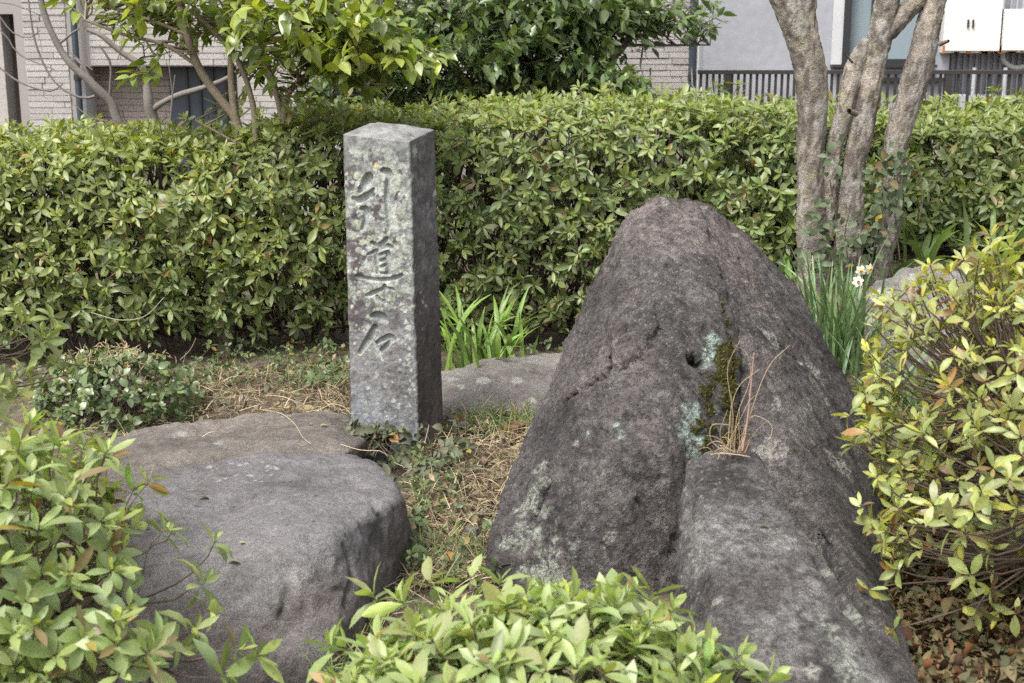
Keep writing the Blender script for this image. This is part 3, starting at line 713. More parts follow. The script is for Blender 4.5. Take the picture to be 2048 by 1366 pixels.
ST = [ # brush strokes of the three characters: (x, y, width) on the photograph
 [(737, 354, 18), (733, 363, 23), (727, 374, 15), (719, 384, 5)],
 [(706, 397, 7), (716, 401, 14), (731, 394, 15), (741, 386, 9), (747, 378, 4)],
 [(724, 418, 10), (730, 420, 15), (732, 436, 14), (728, 450, 10), (723, 459, 4)],
 [(766, 342, 12), (775, 345, 17), (779, 354, 14)], [(780, 352, 12), (775, 365, 9), (774, 395, 11), (776, 425, 11), (777, 442, 9), (777, 462, 4)],
 [(744, 486, 6), (755, 492, 10), (766, 486, 10), (773, 477, 7)],
 [(736, 509, 4), (750, 503, 7), (764, 497, 8), (776, 492, 9), (782, 495, 7)],
 [(752, 510, 7), (754, 528, 6), (755, 546, 5)], [(774, 507, 12), (777, 525, 10), (777, 547, 9)],
 [(757, 511, 5), (770, 506, 6)], [(759, 523, 5), (769, 519, 6)], [(759, 535, 5), (769, 531, 6)], [(754, 547, 4), (780, 547, 5)],
 [(711, 553, 4), (722, 555, 7), (745, 559, 6), (770, 560, 8), (790, 556, 9), (803, 551, 6)],
 [(734, 591, 6), (744, 587, 9), (758, 581, 7), (772, 577, 5), (786, 579, 6)], [(769, 572, 7), (770, 590, 7), (770, 606, 5)], [(753, 592, 4), (760, 600, 6), (767, 604, 4)],
 [(745, 633, 10), (754, 632, 18), (764, 636, 20), (772, 643, 10)],
 [(750, 656, 13), (742, 670, 14), (731, 688, 14), (720, 706, 8)],
 [(744, 683, 8), (749, 692, 10), (756, 704, 8), (762, 716, 3)], [(754, 686, 6), (766, 679, 10), (778, 674, 12), (786, 676, 9)], [(787, 678, 10), (778, 686, 10), (767, 697, 8), (760, 706, 5)]]
dep = np.zeros_like(fpx)
inside = np.zeros_like(fpx)
for s in ST:
    sp = spline(np.array(s, float) * np.array([1, 1, 1]), 2.0)
    for (x, y, w) in sp:
        r = w / 2 * .9 + .9
        y0 = np.searchsorted(fpy[:, nF // 2], y - 16), np.searchsorted(fpy[:, nF // 2], y + 16)
        sl = slice(max(0, y0[0]), y0[1]); d = np.hypot(fpx[sl] - x, fpy[sl] - y) / r
        prof = np.clip((1.08 - d) / .36, 0, 1); prof = prof * prof * (3 - 2 * prof)
        dep[sl] = np.maximum(dep[sl], prof * (.0065 + .0010 * r)); inside[sl] = np.maximum(inside[sl], prof)
PV[:, :nF] += front_in * dep[:, :, None]
# worn surface, chips along the edges
flat = PV.reshape(-1, 3)
nz = (.0016 * fbm(flat * 26, 4, 71) + .0010 * fbm(flat * 90, 3, 72)).reshape(PV.shape[:2])
nrm_dir = {'f': -front_in, 'c1': -(front_in) * .7 + dr * 0 + np.array([math.cos(PHI), -math.sin(PHI), 0]) * .7, 'r': np.array([math.cos(PHI), -math.sin(PHI), 0]), 'k': front_in, 'l': -np.array([math.cos(PHI), -math.sin(PHI), 0])}
ND = np.stack([nrm_dir[k] for k in kind])
PV += ND[None] * nz[:, :, None]
edgew = np.where(kind == 'c1', 1.0, np.where(kind == 'f', ss(.06, .02, uu) + ss(.9, .955, uu), ss(.10, .04, uu) * (kind == 'r')))
chip = np.clip(fbm(flat * 17, 3, 75) - .15, 0, 1).reshape(PV.shape[:2])
PV -= ND[None] * (edgew[None] * chip * .007)[:, :, None]
# albedo
pc = np.zeros((nv, npm, 3))
hh = vs[:, None] * np.ones((1, npm)); uu2 = np.ones((nv, 1)) * uu[None]
a = fbm(flat * 9, 4, 81).reshape(nv, npm); b = fbm(flat * 40, 4, 82).reshape(nv, npm); e = fbm(flat * 150, 2, 83).reshape(nv, npm)
strk = fbm(flat * np.array([60, 60, 5]), 3, 84).reshape(nv, npm)
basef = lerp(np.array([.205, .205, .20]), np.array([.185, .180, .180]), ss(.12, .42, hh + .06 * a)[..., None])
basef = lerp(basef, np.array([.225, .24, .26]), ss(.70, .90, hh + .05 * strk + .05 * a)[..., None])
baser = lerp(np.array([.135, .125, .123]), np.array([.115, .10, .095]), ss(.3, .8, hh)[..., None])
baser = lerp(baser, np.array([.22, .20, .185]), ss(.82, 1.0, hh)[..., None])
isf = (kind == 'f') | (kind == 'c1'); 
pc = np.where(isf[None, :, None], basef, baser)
pc = pc * (1 + .18 * a + .22 * b + .14 * e + .12 * strk)[..., None]
pc[:, kind == 'c1'] = lerp(pc[:, kind == 'c1'], np.array([.24, .25, .245]), .6)
# lichen: discs of real lichen colours scattered by where they grow
r3 = np.random.default_rng(17)
PXX, PYY, _ = proj(PV)
wob = (fbm(flat * 170, 3, 91) * .45).reshape(nv, npm)
ysort = PYY[:, nF // 2]
def disc(x, y, r, col, amt, face):
    s0, s1 = np.searchsorted(ysort, y - r * 1.7 - 6), np.searchsorted(ysort, y + r * 1.7 + 6)
    if s1 <= s0: return
    cs = slice(0, nF + nC) if face == 'f' else slice(nF, nF + nC + nR)
    asp = 1.0 if face == 'f' else 1.9
    d = np.hypot((PXX[s0:s1, cs] - x) * asp, PYY[s0:s1, cs] - y) / r + wob[s0:s1, cs]
    m = ss(1.12, .9, d) * amt
    pc[s0:s1, cs] = lerp(pc[s0:s1, cs], np.array(col) * (1 + .25 * b[s0:s1, cs] + .2 * e[s0:s1, cs])[..., None], m[..., None])
GL = (.30, .32, .275); GW = (.38, .40, .36); GY = (.34, .355, .27); DP = (.085, .072, .076)
lx = lambda y: 683 + (y - 268) * 20 / 600
# grey-green crust over the upper half
for _ in range(300):
    y = r3.uniform(300, 600); x = lx(y) + r3.uniform(3, 140); 
    dens = 1.0 if y < 480 else .55
    if r3.random() < dens: disc(x, y, r3.uniform(3, 11), GL if r3.random() < .6 else GW, r3.uniform(.35, .8), 'f')
for (x, y, r) in [(700, 345, 9), (708, 352, 10), (702, 366, 8), (745, 318, 8), (752, 325, 7), (698, 372, 7), (712, 372, 9), (760, 425, 14), (742, 428, 12), (750, 420, 10), (755, 435, 10), (712, 445, 14), (705, 470, 16), (715, 490, 18), (704, 505, 14), (722, 480, 14), (708, 525, 16), (722, 515, 14), (735, 470, 9), (718, 540, 12), (712, 560, 12), (705, 585, 14), (712, 610, 16), (725, 620, 12), (708, 640, 14), (800, 345, 5), (798, 388, 6), (803, 400, 5), (790, 480, 6), (805, 520, 8), (745, 385, 5), (770, 460, 5), (757, 400, 6)]:
    for _ in range(5):
        disc(x + r3.normal() * r * .6, y + r3.normal() * r * .7, r * r3.uniform(.35, .75), DP, .8, 'f')
for _ in range(150):
    y = r3.uniform(330, 620); x = lx(y) + r3.uniform(4, 138); disc(x, y, r3.uniform(1.5, 6.5), [GL, GW, GY][r3.integers(3)], .9, 'f')
for _ in range(70):                                   # around the strokes
    s = ST[r3.integers(len(ST))]; q = s[r3.integers(len(s))]; an = r3.uniform(0, 6.28); disc(q[0] + math.cos(an) * (q[2] * .6 + 6), q[1] + math.sin(an) * (q[2] * .6 + 6), r3.uniform(2, 6), GY if r3.random() < .6 else GW, .9, 'f')
for _ in range(130):
    y = 560 + 320 * r3.random() ** 1.6; x = lx(y) + r3.uniform(4, 140); disc(x, y, r3.uniform(1, 3.2) if r3.random() < .85 else 4.5, [GL, GW, GY][r3.integers(3)], .85, 'f')
for _ in range(40): y = r3.uniform(560, 830); disc(lx(y) + 120 + r3.normal() * 7, y, r3.uniform(1.5, 5), GW, .85, 'f')
disc(753, 331, 4.5, (.45, .38, .15), .9, 'f')
for _ in range(26): y = r3.uniform(300, 620); disc(lx(y) + 132 + r3.normal() * 4, y, r3.uniform(2, 6), GL, .7, 'f')
for _ in range(70): y = r3.uniform(275, 560); disc(lx(y) + r3.uniform(142, 190), y, r3.uniform(4, 15), (.23, .225, .22), r3.uniform(.15, .45), 'r')
for (x, y, r) in [(829, 302, 9), (824, 354, 6), (871, 388, 9), (822, 408, 6), (872, 572, 6), (846, 604, 4), (853, 612, 3), (877, 622, 5), (875, 745, 6), (875, 765, 7), (868, 783, 4), (842, 585, 3), (860, 690, 2)]:
    disc(x, y, r, (.47, .47, .43), .9, 'r')
for _ in range(120): y = r3.uniform(280, 860); disc(lx(y) + r3.uniform(142, 192), y, r3.uniform(.8, 2.2), (.36, .35, .33), .7, 'r')
pc *= .82
# carved grooves keep the cleaner stone
pcf = pc[:, :nF]; pcf[:] = lerp(pcf, np.array([.26, .275, .27]) * (1 + .15 * b[:, :nF])[..., None], (inside * .85)[..., None])
Vp = PV.reshape(-1, 3); Cc = pc.reshape(-1, 3)
ii = np.arange(nv - 1)[:, None] * npm; jj = np.arange(npm)[None]; kk_ = (jj + 1) % npm
Fp = np.stack([ii + kk_, ii + jj, ii + npm + jj, ii + npm + kk_], -1).reshape(-1, 4)
# low pyramid cap
ring = PV[0]; ctr = ring.mean(0); rt = corner_ring(0.0); ctr = (rt[0] + rt[1] + rt[2] + rt[3]) / 4
rows = [ring]; nrow = 26
for k in range(1, nrow + 1):
    t = k / nrow * .965; q = lerp(ring, ctr, t); q[:, 2] += .021 * (1 - math.exp(-(t / .5) ** 1.6)) / (1 - math.exp(-2.6))
    q = q + np.array([0, 0, 1]) * (.0022 * fbm(q * 30, 4, 95))[:, None]; rows.append(q)
Vcap = np.concatenate(rows[1:]); off = len(Vp)
idx = np.vstack([np.arange(npm)[None], off + np.arange(nrow * npm).reshape(nrow, npm)])
Fc = np.stack([idx[:-1][:, jj[0]], idx[:-1][:, kk_[0]], idx[1:][:, kk_[0]], idx[1:][:, jj[0]]], -1).reshape(-1, 4)
capc = np.array([.15, .148, .145]) * (1 + .25 * fbm(Vcap * 30, 4, 96) + .2 * fbm(Vcap * 140, 2, 97))[:, None]
capc = lerp(capc, np.array([.25, .25, .24]), (ss(.1, .5, fbm(Vcap * 22, 3, 98)) * .6)[:, None])
Vall = np.concatenate([Vp, Vcap]); top_c = len(Vall); Vall = np.vstack([Vall, rows[-1].mean(0)[None]])
Call = np.vstack([Cc, capc, capc[-1:]])
ncap = np.stack([idx[-1], np.roll(idx[-1], -1), np.full(npm, top_c), np.full(npm, top_c)], -1)
Fq = np.concatenate([Fp, Fc])
pb = (Cb + df * .11 + dr * .11); pb[2] = 0
pil = build('stone_pillar', Vall, Fq, M_pillar, None, np.clip(Call, .01, .7), base=pb)
tag(pil, 'square inscribed stone pillar with three carved characters and lichen', 'stone pillar')

# ------------------------------------------------------------------ leaves
PROF = {'azalea': lambda u: np.sin(math.pi * np.clip(u, 0, 1) ** 1.12) ** .72, 'camellia': lambda u: np.sin(math.pi * np.clip(u, 0, 1) ** .72) ** .9, 'round': lambda u: np.sin(math.pi * np.clip(u, 0, 1)) ** .6}
def leaf_grid(k):
    i = np.arange(k)[:, None] * 3; j = np.arange(2)[None]
    return np.stack([i + j, i + j + 1, i + 3 + j + 1, i + 3 + j], -1).reshape(-1, 4)
def leaf_geo(lv, k, prof):
    n = len(lv['L']); u = np.linspace(0, 1, k + 1); w = np.maximum(PROF[prof](u), .05); w[-1] = .03
    Bv, D, Nn, L, W, cu, fo = (lv[x] for x in ('B', 'D', 'N', 'L', 'W', 'curl', 'fold'))
    S = np.cross(D, Nn); c = np.where(np.abs(cu) < .02, .02, cu)[:, None]
    cen = Bv[:, None] + D[:, None] * (L[:, None] * np.sin(c * u) / c)[..., None] - Nn[:, None] * (L[:, None] * (1 - np.cos(c * u)) / c)[..., None]
    lat = np.array([1., 0, -1.])
    half = (W[:, None] / 2 * w)[:, :, None]
    V = cen[:, :, None] + S[:, None, None] * (half * lat)[..., None] + Nn[:, None, None] * (half * np.abs(lat) * fo[:, None, None])[..., None]
    V = V.reshape(-1, 3)
    F = (leaf_grid(k)[None] + (np.arange(n) * 3 * (k + 1))[:, None, None]).reshape(-1, 4)
    col = np.repeat(lv['col'], 3 * (k + 1), 0)
    uv = np.tile(np.stack([np.repeat(u, 3), np.tile(lat, k + 1)], -1), (n, 1))
    return V, F, col, uv
def sub(lv, m): return {k: v[m] for k, v in lv.items()}
def cat(ls): return {k: np.concatenate([l[k] for l in ls]) for k in ls[0]}
def palette(n, base, var=.25, yellow=(.2, .2, .03), y=None, odd=.03, spotty=.15, pale=None):
    c = np.array(base)[None] * np.exp(rng.normal(0, var, (n, 1))) * np.exp(rng.normal(0, .07, (n, 3)))
    if y is not None: c = lerp(c, np.array(yellow)[None], np.clip(y, 0, 1)[:, None])
    o = rng.random(n) < odd; oc = np.array([(.40, .15, .015), (.42, .27, .03), (.22, .05, .03), (.28, .16, .06), (.36, .22, .10)])[rng.integers(0, 5, n)]
    c[o] = oc[o] * U(.6, 1.1, (n, 1))[o]
    al = np.where(rng.random(n) < spotty, U(.2, .7, n), 1.0)
    return np.concatenate([np.clip(c, .005, .8), al[:, None]], 1)
def frame(A):
    h = np.where(np.abs(A[:, 2:3]) < .9, np.array([[0, 0, 1.]]), np.array([[1., 0, 0]])); e1 = unit(np.cross(A, h)); return e1, np.cross(A, e1)
def rosettes(T, A, Ls, n=8, base=(.075, .11, .03), yellow=(.24, .25, .03), wr=.34, inc=(22, 92), young=.5, odd=.03, spotty=.15, var=.22, keep=.9, stem=.25):
    m = len(T); idx = np.repeat(np.arange(m), n); j = np.tile(np.arange(n), m); N_ = m * n
    fr = np.clip((j + U(0, .7, N_)) / n, 0, 1); az = j * 2.4 + U(0, 6.28, m)[idx] + rng.normal(0, .25, N_)
    ic = np.radians(lerp(inc[0], inc[1], fr ** .75) + rng.normal(0, 15, N_)); e1, e2 = frame(A)
    rad = np.cos(az)[:, None] * e1[idx] + np.sin(az)[:, None] * e2[idx]
    D = np.cos(ic)[:, None] * A[idx] + np.sin(ic)[:, None] * rad; Nn = np.sin(ic)[:, None] * A[idx] - np.cos(ic)[:, None] * rad
    ro = rng.normal(0, .38, N_)[:, None]; Nn = unit(Nn * np.cos(ro) + np.cross(D, Nn) * np.sin(ro))
    L = Ls[idx] * lerp(.5, 1., fr ** .55) * U(.6, 1.2, N_)
    Bv = T[idx] - A[idx] * (Ls[idx] * stem * fr ** 1.3)[:, None] + rad * .002
    y = young * ss(.45, .05, fr) * U(.3, 1, N_) + np.clip(rng.normal(-.1, .22, m), 0, .6)[idx]
    lv = dict(B=Bv, D=D, N=Nn, L=L, W=L * wr * U(.7, 1.3, N_), curl=rng.normal(.3, .45, N_) + .25 * fr, fold=U(.0, .55, N_), col=palette(N_, base, var, yellow, y, odd, spotty))
    return sub(lv, rng.random(N_) < keep)
def sprays(T, A, Ls, n=6, base=(.05, .08, .02), yellow=(.3, .3, .04), wr=.46, yfun=None, odd=0.0, var=.25, step=.30):   # alternate leaves along a drooping twig
    m = len(T); idx = np.repeat(np.arange(m), n); j = np.tile(np.arange(n), m); N_ = m * n
    e1, e2 = frame(A); az = j * math.pi + rng.normal(0, .5, N_) + U(0, 6.28, m)[idx]
    rad = np.cos(az)[:, None] * e1[idx] + np.sin(az)[:, None] * e2[idx]; rad = unit(rad + np.array([0, 0, -.15]))
    ic = np.radians(np.where(j == n - 1, 15, 58) + rng.normal(0, 14, N_))
    D = unit(np.cos(ic)[:, None] * A[idx] + np.sin(ic)[:, None] * rad + np.array([0, 0, -.28]) * U(0, 1, (N_, 1)))
    up = np.array([0, 0, 1.]) + rng.normal(0, .35, (N_, 3)); Nn = unit(up - D * np.sum(up * D, 1, keepdims=True))
    L = Ls[idx] * U(.7, 1.15, N_); Bv = T[idx] + A[idx] * ((j - n + 1) * Ls[idx] * step)[:, None]
    y = (yfun(m)[idx] if yfun else np.zeros(N_)) * U(.5, 1, N_)
    return dict(B=Bv, D=D, N=Nn, L=L, W=L * wr * U(.85, 1.15, N_), curl=rng.normal(.35, .25, N_), fold=U(.1, .4, N_), col=palette(N_, base, var, yellow, y, odd, 0))
blockers = []
def finalize(parent, lv, mat, k, prof, npick=300, stuff='foliage', cell=12, hide=()):
    mid = lv['B'] + lv['D'] * lv['L'][:, None] * .5; x, y, t = proj(mid)
    view = unit(CO - mid); area = lv['L'] * lv['W'] * np.abs(np.sum(view * lv['N'], 1)) / t ** 2 * FPX ** 2
    ok = (x > 6) & (x < 2042) & (y > 6) & (y < 1360) & (t > .3)
    for (x0, y0, x1, y1) in hide: ok &= ~((x > x0) & (x < x1) & (y > y0) & (y < y1))
    key = (np.floor(x / cell) * 4096 + np.floor(y / cell)).astype(np.int64); order = np.lexsort((t, key)); first = np.ones(len(order), bool)
    first[1:] = key[order][1:] != key[order][:-1]
    vis = np.zeros(len(order), bool); vis[order[first]] = True
    cand = np.where(vis & ok)[0]; cand = cand[np.argsort(-area[cand])][:npick]
    rest = np.ones(len(order), bool); rest[cand] = False
    if rest.any():
        V, F, c, uv = leaf_geo(sub(lv, rest), k, prof)
        o = build(stuff, V, F, mat, parent, c, uv)
        if len(cand) == npick: tag(o, kind='stuff')
    if len(cand) == 0: return
    nvr = min(18, len(cand)); vr = rng.choice(cand, nvr, replace=False); meshes = []
    for q in vr:
        one = dict(B=np.zeros((1, 3)), D=np.array([[0, 1., 0]]), N=np.array([[0, 0, 1.]]), L=np.ones(1), W=lv['W'][q:q + 1] / lv['L'][q], curl=lv['curl'][q:q + 1], fold=lv['fold'][q:q + 1], col=lv['col'][q:q + 1])
        V, F, c, uv = leaf_geo(one, max(k, 4), prof); meshes.append(mesh('leaf', V, F, mat, c, uv))
    pl = wloc(parent); vc = lv['col'][vr]
    for q in cand:
        g = np.argmin(np.sum((vc[:, :3] - lv['col'][q, :3]) ** 2, 1) + .01 * np.abs(vc[:, 3] - lv['col'][q, 3]) + .0004 * rng.random(nvr))
        o = bpy.data.objects.new('leaf', meshes[g]); COL.objects.link(o); o.parent = parent
        S = np.cross(lv['D'][q], lv['N'][q]); s = lv['L'][q]; p = lv['B'][q] - pl
        o.matrix_local = Matrix(((S[0] * s, lv['D'][q][0] * s, lv['N'][q][0] * s, p[0]), (S[1] * s, lv['D'][q][1] * s, lv['N'][q][1] * s, p[1]), (S[2] * s, lv['D'][q][2] * s, lv['N'][q][2] * s, p[2]), (0, 0, 0, 1)))

def bez(a, b, c, n):
    t = np.linspace(0, 1, n)[:, None]; return a * (1 - t) ** 2 + 2 * b * t * (1 - t) + c * t * t
def shrub(name, label, cat_, root, cen, rad, ntips, Ls, group=None, base=(.11, .16, .035), yellow=(.30, .31, .03), n=8, wr=.35, zmin=-.25, shell=(.55, 1.0), odd=.03, spotty=.25, young=.5,
          mains=22, keepfn=None, extra=(), upw=.6, k=4, npick=300, tw=.0022, inc=(22, 92), hide=(), lump=.18, mat=None, var=.22):
    root = np.asarray(root, float); cen = np.asarray(cen, float); rad = np.asarray(rad, float)
    d = unit(rng.normal(size=(ntips * 3, 3))); d = d[d[:, 2] > zmin][:ntips]
    f = lerp(shell[0], shell[1], rng.random(len(d)) ** .55) * (1 + lump * fbm(d * 2.6 + root[:3], 2, 7))
    T = cen + d * rad * f[:, None]; T = T[T[:, 2] > .05 + gz(T[:, 0], T[:, 1])]
    if keepfn is not None: T = T[keepfn(T)]
    if len(extra): T = np.vstack([T, np.array(extra)])
    A = unit(unit(T - cen) * 1.0 + np.array([0, 0, upw]) + rng.normal(0, .28, T.shape))
    t = thing(name, label, cat_, root, group)
    mp2 = cen + unit(rng.normal(size=(mains, 3)) + np.array([0, 0, .35])) * rad * U(.35, .6, (mains, 1))
    mp2[:, 2] = np.maximum(mp2[:, 2], root[2] + .06)
    br = MB(); forks = []
    for q in mp2:
        c = lerp(root, q, .5) + np.array([0, 0, .05]) + rng.normal(0, .02, 3); p = bez(root + rng.normal(0, .02, 3) * np.array([1, 1, 0]), c, q, 8)
        p[1:-1] += rng.normal(0, .006, (6, 3)); br.tube(p, np.linspace(tw * 2.6, tw * 1.5, 8), 6); forks.append(p)
    fk = np.vstack([p[3:] for p in forks])
    for a, b in zip(T, A):
        dd = np.linalg.norm(fk - a, axis=1) + .4 * np.maximum(0, fk[:, 2] - a[2] + .03); s = fk[np.argmin(dd)]
        c = a - b * np.linalg.norm(a - s) * .55; p = bez(s, c, a, 6); p[1:-1] += rng.normal(0, .004, (4, 3)); br.tube(p, np.linspace(tw * 1.25, tw * .55, 6), 5)
    br.build('branches', M_twig, t)
    lv = rosettes(T, A, U(Ls[0], Ls[1], len(T)), n, base, yellow, wr, inc, young, odd, spotty, var)
    finalize(t, lv, mat or M_azalea, k, 'azalea', npick, hide=hide)
    return t

# clipped azalea hedge
def hy(x): return 5.42 + .05 * np.sin(x * 1.7 + 1) + .10 * ss(.4, 1.6, x) - .12 * ss(-.7, -1.8, x)
def hztop(x): return .925 - .115 * ss(-.82, -1.12, x) + .02 * np.sin(x * 3.1)
nt_ = 7000
x = U(-2.6, 2.8, nt_); q = rng.random(nt_); depth = rng.random(nt_)
gzx = gz(x, hy(x)); zt_ = hztop(x)
onface = q < .66
zz = np.where(onface, lerp(np.maximum(.10, gzx + .06), zt_ - .02, rng.random(nt_) ** .85), zt_ - .03 * depth)
bul = .10 * np.sin(np.clip((zz - .1) / (zt_ - .1), 0, 1) * math.pi * .85) + .05 * fbm(np.stack([x * 2.2, zz * 2.2, x * 0], -1), 2, 5)
yy = np.where(onface, hy(x) - bul + .34 * depth ** 1.6, hy(x) + .02 + .75 * rng.random(nt_))
rnd = ss(zt_ - .18, zt_, zz) * onface; yy += rnd * .10 * U(0, 1, nt_)
T = np.stack([x, yy, zz + (.024 * rng.normal(size=nt_) + .05 * (rng.random(nt_) < .05)) * (~onface)], -1)
A = np.where(onface[:, None], np.array([0, -1., .42]) + rnd[:, None] * np.array([0, .5, .9]), np.array([0, -.25, 1.])) + rng.normal(0, .32, (nt_, 3)); A = unit(A)
hed = thing('hedge', 'long clipped azalea hedge running behind the stones across the picture', 'hedge', (0, 5.7, 0))
tw_ = MB()
for i_ in range(0, nt_, 2):
    a = T[i_]; e_ = np.array([a[0] + rng.normal() * .10, hy(a[0]) + U(.2, .45), max(gz(a[0], 5.6) + .03, a[2] - U(.15, .5))])
    tw_.tube(bez(a, a - A[i_] * .10, e_, 4), np.linspace(.0016, .0045, 4), 4)
for i_ in range(70):
    k_ = rng.integers(nt_); a = T[k_]; e_ = a + A[k_] * U(.03, .11) + rng.normal(0, .02, 3); tw_.tube(bez(a - A[k_] * .08, a + rng.normal(0, .012, 3), e_, 5), np.linspace(.0026, .0012, 5), 5)
for i_ in range(60):
    xx = U(-2.6, 2.8); b_ = np.array([xx, hy(xx) + U(.12, .45), gz(xx, 5.6) - .02]); tw_.tube(spline([b_, b_ + np.array([rng.normal() * .06, rng.normal() * .05, .22]), np.array([b_[0] + rng.normal() * .12, b_[1] + rng.normal() * .08, hztop(xx) - .08])], .1), .008, 6)
tw_.build('branches', M_twig, hed)
lv = rosettes(T, A, U(.046, .068, nt_), 8, (.135, .182, .042), (.40, .43, .03), .34, (30, 95), .55, .03, .05, .3)
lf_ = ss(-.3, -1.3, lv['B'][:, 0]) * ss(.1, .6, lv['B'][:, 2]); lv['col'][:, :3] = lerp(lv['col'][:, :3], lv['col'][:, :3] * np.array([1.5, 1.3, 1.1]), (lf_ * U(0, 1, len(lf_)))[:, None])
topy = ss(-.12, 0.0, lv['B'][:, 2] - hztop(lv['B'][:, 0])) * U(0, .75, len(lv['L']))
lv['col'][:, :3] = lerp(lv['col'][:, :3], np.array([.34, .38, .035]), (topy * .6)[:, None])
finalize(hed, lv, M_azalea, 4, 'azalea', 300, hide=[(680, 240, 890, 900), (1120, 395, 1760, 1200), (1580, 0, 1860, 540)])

# near azaleas
exl = [P(px, py, Y) for px, py, Y in ((430, 1082, 2.75), (350, 1055, 2.8), (410, 1165, 2.6), (300, 960, 2.95), (520, 1310, 2.42), (425, 1215, 2.55), (270, 975, 3.0), (210, 905, 2.95), (100, 880, 2.95), (60, 850, 2.95), (330, 1060, 2.75), (390, 1260, 2.5), (450, 1345, 2.4), (480, 1300, 2.42))]
xl = lambda T: (proj(T)[0] < 180 + .36 * (proj(T)[1] - 800)) & (proj(T)[1] > 830)
shrub('azalea_shrub', 'leafy pale green azalea in the lower left corner before the smooth slab', 'azalea', (-1.02, 2.62, 0), (-1.02, 2.6, .16), (.62, .50, .40), 700, (.056, .082), 'azalea shrubs round the stones', (.28, .35, .12), (.50, .53, .05), keepfn=xl, extra=exl, odd=.06, spotty=.3)
yc = 2.2
xc = lambda T: np.ones(len(T), bool)
exc = [P(px, py, Y) for px, py, Y in ((745, 1190, 2.5), (800, 1200, 2.45), (690, 1290, 2.4), (660, 1290, 2.42), (860, 1160, 2.45), (940, 1150, 2.45), (1000, 1160, 2.44), (1210, 1190, 2.4), (1330, 1230, 2.34), (1480, 1310, 2.26), (1420, 1290, 2.28), (1540, 1360, 2.2), (1120, 1175, 2.42))]
shrub('azalea_shrub', 'low round azalea in the bottom middle with pale green leaves', 'azalea', (.06, 2.2, 0), (.06, 2.2, .10), (.43, .36, .265), 430, (.06, .085), 'azalea shrubs round the stones', (.30, .37, .135), (.48, .53, .06), shell=(.7, 1.0), zmin=.0, keepfn=xc, extra=exc, odd=.02, spotty=.12, lump=.12, upw=1.0)
# right hand azalea: open, woody, yellowing
exr = [P(px, py, Y) for px, py, Y in ((1700, 880, 3.1), (1720, 1010, 2.95), (1760, 590, 3.3), (1745, 650, 3.25), (1735, 1180, 2.8), (1760, 640, 3.25), (1800, 580, 3.3), (1690, 830, 3.15), (1780, 1260, 2.7), (1750, 760, 3.2), (1860, 530, 3.3), (1980, 470, 3.3), (1950, 500, 3.3), (1760, 860, 3.1), (1790, 930, 3.05), (1810, 700, 3.2))]
for _ in range(90):
    a_ = U(1730, 2048); exr.append(P(a_, np.interp(a_, [1730, 1780, 1900, 2048], [650, 585, 525, 470]) + U(0, 130), U(3.05, 3.5)))
def xr(T):
    px, py, _ = proj(T); lim = np.interp(py, [430, 520, 600, 700, 880, 1000, 1100, 1250, 1366, 1500], [2030, 1900, 1760, 1720, 1690, 1720, 1760, 1790, 1840, 1860]); return px > lim
shrub('azalea_shrub', 'open woody azalea with yellow and orange leaves at right of the boulder', 'azalea', (1.42, 3.15, .02), (1.38, 3.05, .34), (.68, .58, .50), 1250, (.043, .062), 'azalea shrubs round the stones', (.33, .35, .09), (.62, .54, .04), n=7, keepfn=xr, extra=exr, odd=.16, spotty=.45, young=.8, var=.3, shell=(.35, 1.0), mains=60, tw=.0026, zmin=-.55)
shrub('azalea_shrub', 'azalea cut off by the left edge beside the hedge', 'azalea', (-1.5, 3.4, 0), (-1.5, 3.4, .50), (.40, .33, .24), 130, (.05, .075), 'azalea shrubs round the stones', (.20, .25, .07), (.46, .45, .04), odd=.04, mains=14, npick=120)

# ------------------------------------------------------------------ trees behind the hedge
def poly(pts, Y=None, rpx=None):
    out = []
    for p in pts:
        yy = p[3] if len(p) > 3 else Y
        w = P(p[0], p[1], yy); out.append([*w, p[2] * mpp(yy)])
    return np.array(out)
def stems(mb, lines, Y, step=.05, sides=9, c=None, wob=.0):
    allp = []
    for ln in lines:
        q = spline(poly(ln, Y), step); pts = q[:, :3]
        if wob: pts = pts + wob * np.stack([fbm(pts * 6, 2, 1), fbm(pts * 6, 2, 2), fbm(pts * 6, 2, 3)], 1)
        mb.tube(pts, q[:, 3] * (1 + .12 * fbm(pts * 25, 2, 4)), sides, c); allp.append(pts)
    return np.vstack(allp)
M_smooth_bark = plain_mat('smooth_bark', (.20, .165, .12), .85, .2, .4, 18, bump=.5)
M_grey_bark = plain_mat('grey_bark', (.15, .135, .12), .85, .2, .45, 16, bump=.5)

